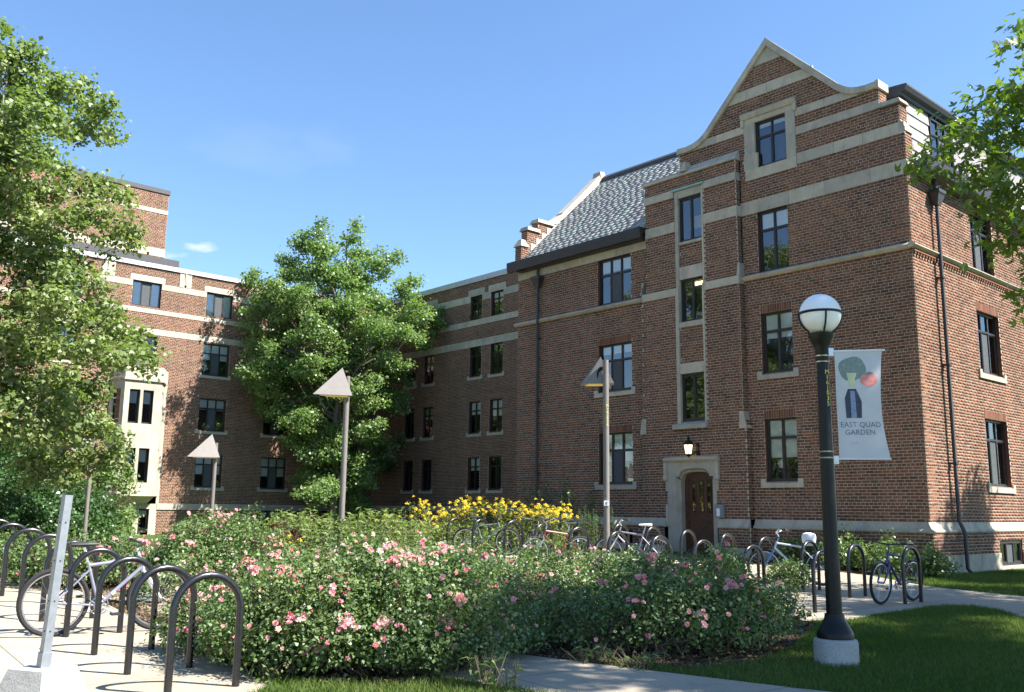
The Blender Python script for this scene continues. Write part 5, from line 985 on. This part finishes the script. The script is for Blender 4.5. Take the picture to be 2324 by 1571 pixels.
for i in range(nu):
    for j in range(nv): m.quad([bsurf(i/nu, j/nv), bsurf((i+1)/nu, j/nv), bsurf((i+1)/nu, (j+1)/nv), bsurf(i/nu, (j+1)/nv)])
cloth = m.build('cloth', 'banner_cloth', bn, BWm, True)
for z in (bz0-.005, bz1+.005): m = MB(); m.tube([(.05, 0, z), (bw1+.02, 0, z)], .009, 8); m.build('arm', 'sticker_white', bn, BWm, True); m = MB(); m.box(.055, .11, -.02, .02, z-.05, z+.03); m.build('bracket', 'clamp_steel', bn, BWm)
def blob(nm, mat, pts, off=.004):           # flat print that follows the cloth
    m = MB(); c = Vector((sum(p[0] for p in pts)/len(pts), sum(p[1] for p in pts)/len(pts)))
    for k in range(len(pts)):
        a, b2 = pts[k], pts[(k+1) % len(pts)]
        for q in range(4):
            f0, f1 = q/4, (q+1)/4
            P4 = [c.lerp(Vector(a), f0), c.lerp(Vector(b2), f0), c.lerp(Vector(b2), f1), c.lerp(Vector(a), f1)]; m.quad([bsurf(p.x, p.y)+Vector((0, -off, 0)) for p in P4])
    return m.build(nm, mat, cloth, BWm)
ell = lambda cx, cy, rx, ry, n=22, wob=0: [(cx+rx*(1+wob*math.sin(k*5.3))*math.cos(2*math.pi*k/n), cy+ry*(1+wob*math.sin(k*5.3))*math.sin(2*math.pi*k/n)) for k in range(n)]
blob('printed_broccoli', 'print_green', ell(.37, .83, .30, .115, 26, .05)); blob('printed_stalk', 'print_stem', [(.30, .66), (.40, .66), (.46, .79), (.24, .79)], .006)
blob('printed_tomato', 'print_red', ell(.73, .725, .19, .065), .005); blob('printed_leaf', 'print_green', [(.62, .78), (.72, .765), (.84, .79), (.74, .80)], .007)
blob('printed_planter', 'print_navy', [(.20, .37), (.54, .37), (.56, .52), (.44, .64), (.26, .64), (.19, .56)]); blob('printed_panel', 'print_blue', [(.31, .37), (.43, .37), (.41, .62), (.31, .62)], .006)
def on_cloth(o, off=.005):
    for v in o.data.vertices: v.co = Vector((v.co.x, v.co.y, v.co.z))
for s_, u, v, sz in (('EAST QUAD', .50, .285, .075), ('GARDEN', .47, .215, .075)):
    o = text_obj('lettering', s_, sz, 'print_grey', cloth, BWm, 0); 
    for vt in o.data.vertices: uu = u+vt.co.x/(bw1-bw0); vv = v+vt.co.y/(bz1-bz0); vt.co = bsurf(uu, vv)+Vector((0, -.005, 0))
for s_, u, v, sz in (('LSA', .32, .125, .045), ):
    o = text_obj('lettering', s_, sz, 'print_faint', cloth, BWm, 0)
    for vt in o.data.vertices: uu = u+vt.co.x/(bw1-bw0); vv = v+vt.co.y/(bz1-bz0); vt.co = bsurf(uu, vv)+Vector((0, -.005, 0))
# pyramid-headed path lamps
def pyr_lamp(label, x, y, h, front, number=None, sticker=False, hs=1.0):
    az = math.atan2(CAM[1]-y, CAM[0]-x)+math.pi/2
    z0 = float(gz(x)); t = root('pyramid_lamp', label, 'lamp post', (x, y, z0), 'pyramid-headed path lamps'); Wm = TR(x, y, 0, az)
    m = MB(); m.tube([(0, 0, z0-.1), (0, 0, h)], .06, 16); m.build('pole', 'lamp_bronze', t, Wm, True)
    hb = h-.46; s_ = 1 if front else -1          # the head hangs on the near or the far side of its pole
    a, b2, c, d = Vector((-.62, -.36*s_, hb)), Vector((.10, -.30*s_, hb)), Vector((.10, -.06*s_, hb)), Vector((-.36, -.06*s_, hb))
    if not front: a, d, b2, c = Vector((-.53, -.42*s_, hb)), Vector((-.42, -.06*s_, hb)), Vector((.16, -.38*s_, hb)), Vector((.17, -.06*s_, hb))
    ap = Vector((-.10, -.10*s_, hb+.55))
    a, b2, c, d, ap = [Vector((v.x*hs, v.y*hs, hb+(v.z-hb)*hs)) for v in (a, b2, c, d, ap)]
    m = MB(); m.quad([a, b2, ap]); m.quad([b2, c, ap]); m.quad([c, d, ap]); m.quad([d, a, ap]); m.quad([a, d, c, b2]); hd = m.build('head', 'lamp_bronze', t, Wm)
    cc = (a+b2+c+d)/4; m = MB(); m.prism([(v.lerp(cc, .28).x, v.lerp(cc, .28).y) for v in (a, b2, c, d)], hb-.018, hb-.003, 'z'); m.build('lens', 'lamp_lens', hd, Wm)
    m = MB(); m.tube([(0, 0, h-.16), (-.1, -.08*s_, h-.15), (-.16, -.10*s_, h-.24), (-.17, -.10*s_, h-.42)], .035, 8); m.build('arm', 'post_black', t, Wm, True)
    tc = math.atan2(CAM[1]-y, CAM[0]-x)
    if number: text_obj('asset_number', number, .075, 'print_yellow', t, Matrix.Translation((x+.063*math.cos(tc+.45), y+.063*math.sin(tc+.45), h-.95)) @ Matrix.Rotation(tc+.45+math.pi/2, 4, 'Z') @ Matrix.Rotation(math.pi/2, 4, 'X'), vertical=True)
    if sticker:
        W2 = Matrix.Translation((x+.066*math.cos(tc), y+.066*math.sin(tc), 1.5)) @ Matrix.Rotation(tc+math.pi/2, 4, 'Z'); m = MB(); m.box(-.05, .05, -.004, .008, 0, .1); st = m.build('sticker', 'sticker_white', t, W2)
        text_obj('lettering', '0', .08, 'print_black', st, W2 @ Matrix.Translation((0, -.006, .022)) @ Matrix.Rotation(math.pi/2, 4, 'X'))
pyr_lamp('tall pyramid lamp in front of the gabled building, white sticker on its pole', -2.76, -8.01, 4.39, False, 'M16J038', True)
pyr_lamp('pyramid lamp in front of the ginkgo tree', -7.67, -10.97, 4.24, True, hs=1.15)
pyr_lamp('pyramid lamp in front of the sunlit building, right of the bay', -17.55, -9.4, 3.32, True, hs=1.3)
pyr_lamp('pyramid lamp with its head hidden in the plane tree', -18.82, -12.62, 3.35, True)
# square steel post in a concrete block
sp = root('square_sign_post', 'bare square galvanised post standing in a tapered concrete block', 'post', (2.72, -19.72, 0))
m = MB(); m.hexa([(-.24, -.24, 0), (.24, -.24, 0), (.24, .24, 0), (-.24, .24, 0), (-.15, -.15, .30), (.15, -.15, .30), (.15, .15, .30), (-.15, .15, .30)]); SW = TR(2.72, -19.72, .012, math.radians(28)); m.build('concrete_block', 'concrete_base', sp, SW)
tilt = Matrix.Translation((2.72, -19.72, .3)) @ Matrix.Rotation(.05, 4, Vector((CF[0], CF[1], 0))) @ Matrix.Rotation(math.radians(10), 4, 'Z')
m = MB(); m.box(-.027, .027, -.027, .027, -.02, 1.17); m.build('post', 'galvanised', sp, tilt); m = MB(); m.box(-.033, .033, -.033, .033, -.01, .11); m.build('sleeve', 'galvanised', sp, tilt)
for z in (.25, .45, .72, .98):
    for fx, fy in ((0, -1), (1, 0)): m = MB(); m.lathe([(.006, 0), (.006, .0015)], 8); m.build('bolt_hole', 'print_black', sp, tilt @ Matrix.Translation((.0275*fx, .0275*fy, z)) @ (Matrix.Rotation(math.pi/2, 4, 'X') if fy else Matrix.Rotation(math.pi/2, 4, 'Y')))
# ------------------------------------------------------------ bicycles
def bicycle(label, rear, front, paint, dia=.67, bar='flat', saddle='saddle_black', fork='paint_black', lean=0.0, letters=None, spacers=True, bag=False, stays=None):
    rear, front = Vector(rear), Vector(front); az = math.atan2(front.y-rear.y, front.x-rear.x); z0 = (float(gz(rear.x))+float(gz(front.x)))/2+.012
    Wm = Matrix.Translation((rear.x, rear.y, z0)) @ Matrix.Rotation(az, 4, 'Z') @ Matrix.Rotation(lean, 4, 'X'); R = dia/2; WB = 1.05
    t = root('bicycle', label, 'bicycle', (rear.x, rear.y, z0), 'parked bicycles')
    ax, fx = Vector((0, 0, R)), Vector((WB, 0, R)); bb = Vector((.43, 0, R-.05)); st = Vector((.29, 0, .74)); hu, hl = Vector((.80, 0, .80)), Vector((.845, 0, .68)); crown = Vector((.87, 0, .62))
    m = MB(); m.tube([bb, st], .016, 8); m.tube([st-(st-bb)*.08, hu+Vector((.005, 0, -.03))], .018, 8); m.tube([bb, hl], .021, 10); m.tube([hu, hl], .02, 8); m.build('frame', paint, t, Wm, True)
    m = MB()
    for s_ in (-1, 1): m.tube([bb+Vector((0, s_*.03, 0)), ax+Vector((0, s_*.065, 0))], .010, 6); m.tube([st+Vector((.02, s_*.02, -.08)), ax+Vector((0, s_*.065, 0))], .009, 6)
    m.build('rear_stays', stays or paint, t, Wm, True)
    m = MB()
    for s_ in (-1, 1): m.tube([crown+Vector((0, s_*.055, 0)), crown.lerp(fx, .5)+Vector((0, s_*.06, 0)), fx+Vector((0, s_*.055, 0))], [.018, .017, .011], 8)
    m.tube([crown+Vector((0, -.06, 0)), crown+Vector((0, .06, 0))], .018, 6); m.tube([crown, hu+(hu-hl)*.6], .013, 6); m.build('fork', fork, t, Wm, True)
    for c in (ax, fx):
        m = MB(); n = 36
        for k in range(n):
            pass
        ring = [(c.x+(R-.024)*math.cos(2*math.pi*k/n), 0, c.z+(R-.024)*math.sin(2*math.pi*k/n)) for k in range(n+1)]; m.tube(ring, .024, 8, False); wh = m.build('wheel', 'tyre', t, Wm, True); wh['label'] = 'wheel with black tyre'
        m = MB(); m.tube([(c.x+(R-.052)*math.cos(2*math.pi*k/n), 0, c.z+(R-.052)*math.sin(2*math.pi*k/n)) for k in range(n+1)], .011, 6, False); m.build('rim', 'rim', wh, Wm, True)
        m = MB()
        for k in range(24): a = 2*math.pi*k/24; m.tube([(c.x+.02*math.cos(a+.9*(-1)**k), .028*(-1)**(k//2), c.z+.02*math.sin(a+.9*(-1)**k)), (c.x+(R-.055)*math.cos(a), 0, c.z+(R-.055)*math.sin(a))], .0014, 3, False)
        m.tube([(c.x, -.05, c.z), (c.x, .05, c.z)], .018, 8); m.build('spokes', 'chrome', wh, Wm)
    m = MB(); top = hu+(hu-hl)*.75
    if bar == 'flat': m.tube([top, top+Vector((.07, 0, .03))], .015, 6); m.tube([top+Vector((.0, -.29, .06)), top+Vector((.05, -.12, .035)), top+Vector((.07, 0, .03)), top+Vector((.05, .12, .035)), top+Vector((.0, .29, .06))], .0125, 8)
    else: m.tube([top, top+Vector((.03, 0, .06))], .015, 6); m.tube([top+Vector((-.17, -.30, .13)), top+Vector((-.02, -.24, .13)), top+Vector((.04, -.08, .07)), top+Vector((.03, 0, .06)), top+Vector((.04, .08, .07)), top+Vector((-.02, .24, .13)), top+Vector((-.17, .30, .13))], .0125, 8)
    hb_ = m.build('handlebar', 'chrome' if bar != 'flat' else 'paint_black', t, Wm, True)
    for s_ in (-1, 1):
        e = top+(Vector((0, s_*.29, .06)) if bar == 'flat' else Vector((-.17, s_*.30, .13))); i_ = top+(Vector((.02, s_*.19, .05)) if bar == 'flat' else Vector((-.06, s_*.26, .13))); m = MB(); m.tube([i_, e], .018, 8); m.build('grip', 'saddle_black', hb_, Wm, True)
    sd_ = st+(st-bb).normalized()*.16; m = MB(); m.tube([st, sd_], .0135, 8); m.build('seat_post', 'chrome', t, Wm, True)
    m = MB(); k = 8; sec = [(-.13, .07, .028), (-.08, .078, .03), (0, .05, .026), (.08, .022, .022), (.15, .016, .014)]; prev = None
    rings = []
    for (xx, w, th) in sec: rings.append([(sd_.x-.01+xx, w*math.cos(2*math.pi*j/k), sd_.z+.03+th*math.sin(2*math.pi*j/k)) for j in range(k)])
    b0 = len(m.v)
    for r_ in rings: m.v += r_
    for i in range(len(rings)-1):
        for j in range(k): m.f.append((b0+i*k+j, b0+i*k+(j+1) % k, b0+(i+1)*k+(j+1) % k, b0+(i+1)*k+j)); m.mi.append(0)
    m.f.append(tuple(b0+j for j in range(k))); m.f.append(tuple(b0+(len(rings)-1)*k+j for j in range(k))); m.mi += [0, 0]; sdl = m.build('saddle', saddle, t, Wm, True)
    if bag: m = MB(); m.lathe([(.05, sd_.z-.16), (.12, sd_.z-.1), (.135, sd_.z+.0), (.12, sd_.z+.06), (.05, sd_.z+.085)], 12, (sd_.x-.03, 0)); m.build('saddle_cover', 'bag_white', sdl, Wm, True)
    m = MB()
    for r_, y_ in ((.09, -.045), (.05, -.05)):
        q = [(bb.x+r_*math.cos(2*math.pi*k/20), y_, bb.z+r_*math.sin(2*math.pi*k/20)) for k in range(21)]; m.tube(q, .006, 5, False)
    for k in range(5): a = k*1.257; m.tube([(bb.x, -.045, bb.z), (bb.x+.088*math.cos(a), -.045, bb.z+.088*math.sin(a))], .005, 4)
    m.tube([(bb.x, -.06, bb.z), (bb.x, .06, bb.z)], .014, 8); cr = m.build('crankset', 'chrome', t, Wm)
    for s_, a in ((-1, -.5), (1, -.5+math.pi)):
        e = Vector((bb.x+.17*math.cos(a), s_*.07, bb.z+.17*math.sin(a))); m = MB(); m.tube([(bb.x, s_*.06, bb.z), e], .010, 6); m.build('crank', 'chrome', cr, Wm); m = MB(); m.box(e.x-.045, e.x+.045, min(e.y, e.y+s_*.09), max(e.y, e.y+s_*.09), e.z-.01, e.z+.01); m.build('pedal', 'saddle_black', cr, Wm)
    m = MB(); m.tube([(bb.x+.09, -.045, bb.z), (bb.x, -.045, bb.z+.09), (ax.x, -.045, ax.z+.04), (ax.x-.04, -.045, ax.z), (ax.x, -.045, ax.z-.04), (bb.x, -.045, bb.z-.09), (bb.x+.09, -.045, bb.z)], .004, 4); m.build('chain', 'print_black', t, Wm)
    if letters:
        d = (hl-bb).normalized(); an = math.atan2(d.z, d.x); pos = bb.lerp(hl, .28)
        text_obj('lettering', letters, .05, 'sticker_white', t, Wm @ Matrix.Translation((pos.x, -.0235, pos.z)) @ Matrix.Rotation(-an, 4, 'Y') @ Matrix.Translation((0, 0, -.017)) @ Matrix.Rotation(math.pi/2, 4, 'X'), .001, 'LEFT')
    return t
gp = lambda x, y: Vector(ground(x, y).tolist())
def d1(x, y): return ((0+x*1100/2113)/1.76248, (1950+y*1100/2113)/1.76248)
ra = gp(*d1(385, 1158)); fa = gp(*d1(1130, 1112)); dv = (fa-ra); dv.z = 0
bicycle('silver bicycle leaning among the left racks, black saddle', ra, ra+dv.normalized()*1.05, 'paint_silver', .69, 'flat', letters='GI', lean=.04, fork='paint_white')
def gq(x, y): return ((3050+x*.3012)/1.76248, (2050+y*.3012)/1.76248)
ra = gp(*gq(1780, 1155)); fa = gp(*gq(1575, 1235)); dv = fa-ra; dv.z = 0; dv = dv.normalized()*.75-Vector((float(CR[0]), float(CR[1]), 0))*.33
bicycle('dark blue bicycle locked at the rightmost rack, front wheel towards the viewer', fa-dv.normalized()*1.05, fa, 'paint_navy', .67, 'flat', fork='paint_navy', lean=-.05)
ra = gp(*gq(800, 1000)); bicycle('white bicycle with a white cover on its saddle, left of the lamp post', ra, ra+Vector((-.93, -.45, 0)), 'paint_white', .66, 'city', bag=True, lean=.05, fork='paint_blue')
for lab, x, y, dx, dy, paint, bar in (('grey bicycle with black saddle at the left end of the middle racks', -8.4, -6.95, .75, .66, 'paint_teal', 'flat'), ('dark bicycle behind the third middle rack', -5.6, -7.1, -.85, .5, 'paint_black', 'flat'), ('red bicycle with wide chrome handlebar below the yellow flowers', -4.2, -7.25, -.3, -.9, 'paint_red', 'city'), ('silver bicycle with chrome handlebar left of the arched door', -3.4, -5.7, -.8, -.6, 'paint_silver', 'city')):
    d = Vector((dx, dy, 0)).normalized()*1.05; r_ = Vector((x, y, 0)); bicycle(lab, r_, r_+d, paint, .67, bar, lean=.03, saddle='bag_white' if 'silver' in lab else 'saddle_black', fork='chrome' if 'city' in bar else 'paint_black')
# ------------------------------------------------------------ grass
def in_poly(P, poly):
    x, y = P[:, 0], P[:, 1]; ins = np.zeros(len(P), bool); n = len(poly); j = n-1
    for i in range(n):
        xi, yi = poly[i]; xj, yj = poly[j]; c = ((yi > y) != (yj > y)) & (x < (xj-xi)*(y-yi)/(yj-yi+1e-12)+xi); ins ^= c; j = i
    return ins
def grass(name, label, poly, dens, h, seed, holes=()):
    g = np.random.default_rng(seed); A = np.array(poly); lo, hi = A.min(0), A.max(0); n = int((hi-lo).prod()*dens); P = g.uniform(lo, hi, (n, 2)); ok = in_poly(P, poly)
    for hpoly in holes: ok &= ~in_poly(P, hpoly)
    P = P[ok]; v = np.concatenate([P, np.ones((len(P), 1))*0.0], 1)-CAM; zc = v @ CF; xx = PW/2+FPX*(v @ CR)/zc; P = P[(xx > -150) & (xx < PW+150) & (zc > 2)]; n = len(P)
    a = g.uniform(0, 6.283, n); hh = h*g.uniform(.5, 1.2, n); w = .0045*g.uniform(.8, 1.5, n); z = gz(P[:, 0]); le = g.normal(size=(n, 2))*hh[:, None]*.5
    B0 = np.stack([P[:, 0]-np.cos(a)*w, P[:, 1]-np.sin(a)*w, z], 1); B1 = np.stack([P[:, 0]+np.cos(a)*w, P[:, 1]+np.sin(a)*w, z], 1); Tp = np.stack([P[:, 0]+le[:, 0], P[:, 1]+le[:, 1], z+hh], 1)
    V = np.stack([B0, B1, Tp], 1).reshape(-1, 3); F = np.arange(3*n).reshape(-1, 3); pat = .5+.5*np.sin(P[:, 0]*1.7)*np.sin(P[:, 1]*1.3+1)
    o = link(name, np_mesh(name, V, F, 'grass_blade', np.clip(.3*pat+.7*g.random(n)**1.3, 0, 1))); tag(o, label, 'grass', kind='stuff')
beds = [PATH_A+PATH_B, PLAZA, PAD]
BEDP = [(-4, -15.83), (0, -15.58), (2.5, -15.37), (3.7, -15.15), (4.3, -14.75), (4.45, -14), (4.2, -12.8), (3.3, -10.8), (2.98, -10.47), (-2, -9.62), (-12, -8.22)]
grass('lawn_grass', 'mown lawn around the globe lamp at the lower right', [(3.0, -15.2), (11, -15.2), (11, -6), (3.0, -6)], 2600, .055, 301, beds+[BEDP])
grass('verge_grass', 'tufty grass strip between the front roses and the path', [(2.4, -18.4), (7, -20), (7, -15.8), (2.4, -16.5)], 3000, .07, 302, beds+[[(-9, -16.62), (-5, -17.18), (-2.5, -17.4), (.5, -17.7), (2.0, -17.86), (2.72, -17.8), (3.3, -17.25), (3.5, -16.74), (2.5, -16.87)]])
grass('wall_grass', 'grass strip between the side wall and the pavement', [(-.4, -3.6), (5, -4.6), (7, 4), (.25, 4), (.2, -.3), (-.4, -1.6)], 1500, .06, 303, beds)
# dead leaves and bark chips on the bare soil
g = np.random.default_rng(77); PB = [(-4, -15.83), (0, -15.58), (2.5, -15.37), (3.7, -15.15), (4.3, -14.75), (4.45, -14), (4.2, -12.8), (3.3, -10.8), (2.98, -10.47), (-2, -9.62), (-4, -9.3)]; PB1 = [(-5, -17.18), (-2.5, -17.4), (.5, -17.7), (2.0, -17.86), (2.72, -17.8), (3.3, -17.25), (3.5, -16.74), (2.5, -16.87), (0, -17.02), (-4, -16.82)]
P = g.uniform((-5, -18), (4.6, -9), (60000, 2)); P = P[in_poly(P, PB) | in_poly(P, PB1)]; P = np.concatenate([P, (gz(P[:, 0])+.012)[:, None]], 1); leaf_obj('leaf_litter', P, nrm(g.normal(size=(len(P), 3))*.35+np.array([0, 0, 1])), .045, .5, 'litter', None, g); tag(C.objects['leaf_litter'], 'brown dead leaves and bark chips on the soil under the roses', 'leaf litter', kind='stuff')
# weeds along the path edge
for i, (x, y, lab) in enumerate(((4.05, -15.0, 'broad-leaved weeds at the path edge beside the lawn'), (3.5, -15.1, 'low weeds at the path edge below the rose bush'), (4.0, -16.72, 'tuft of long grass beside the path'), (2.5, -17.9, 'weeds at the foot of the nearest rack'))):
    stalks('weed', lab, 'weed', (x, y, 0), .18, .16 if i != 2 else .3, 22, 'perennial_leaf', 311+i, 0, .09, 'weeds')
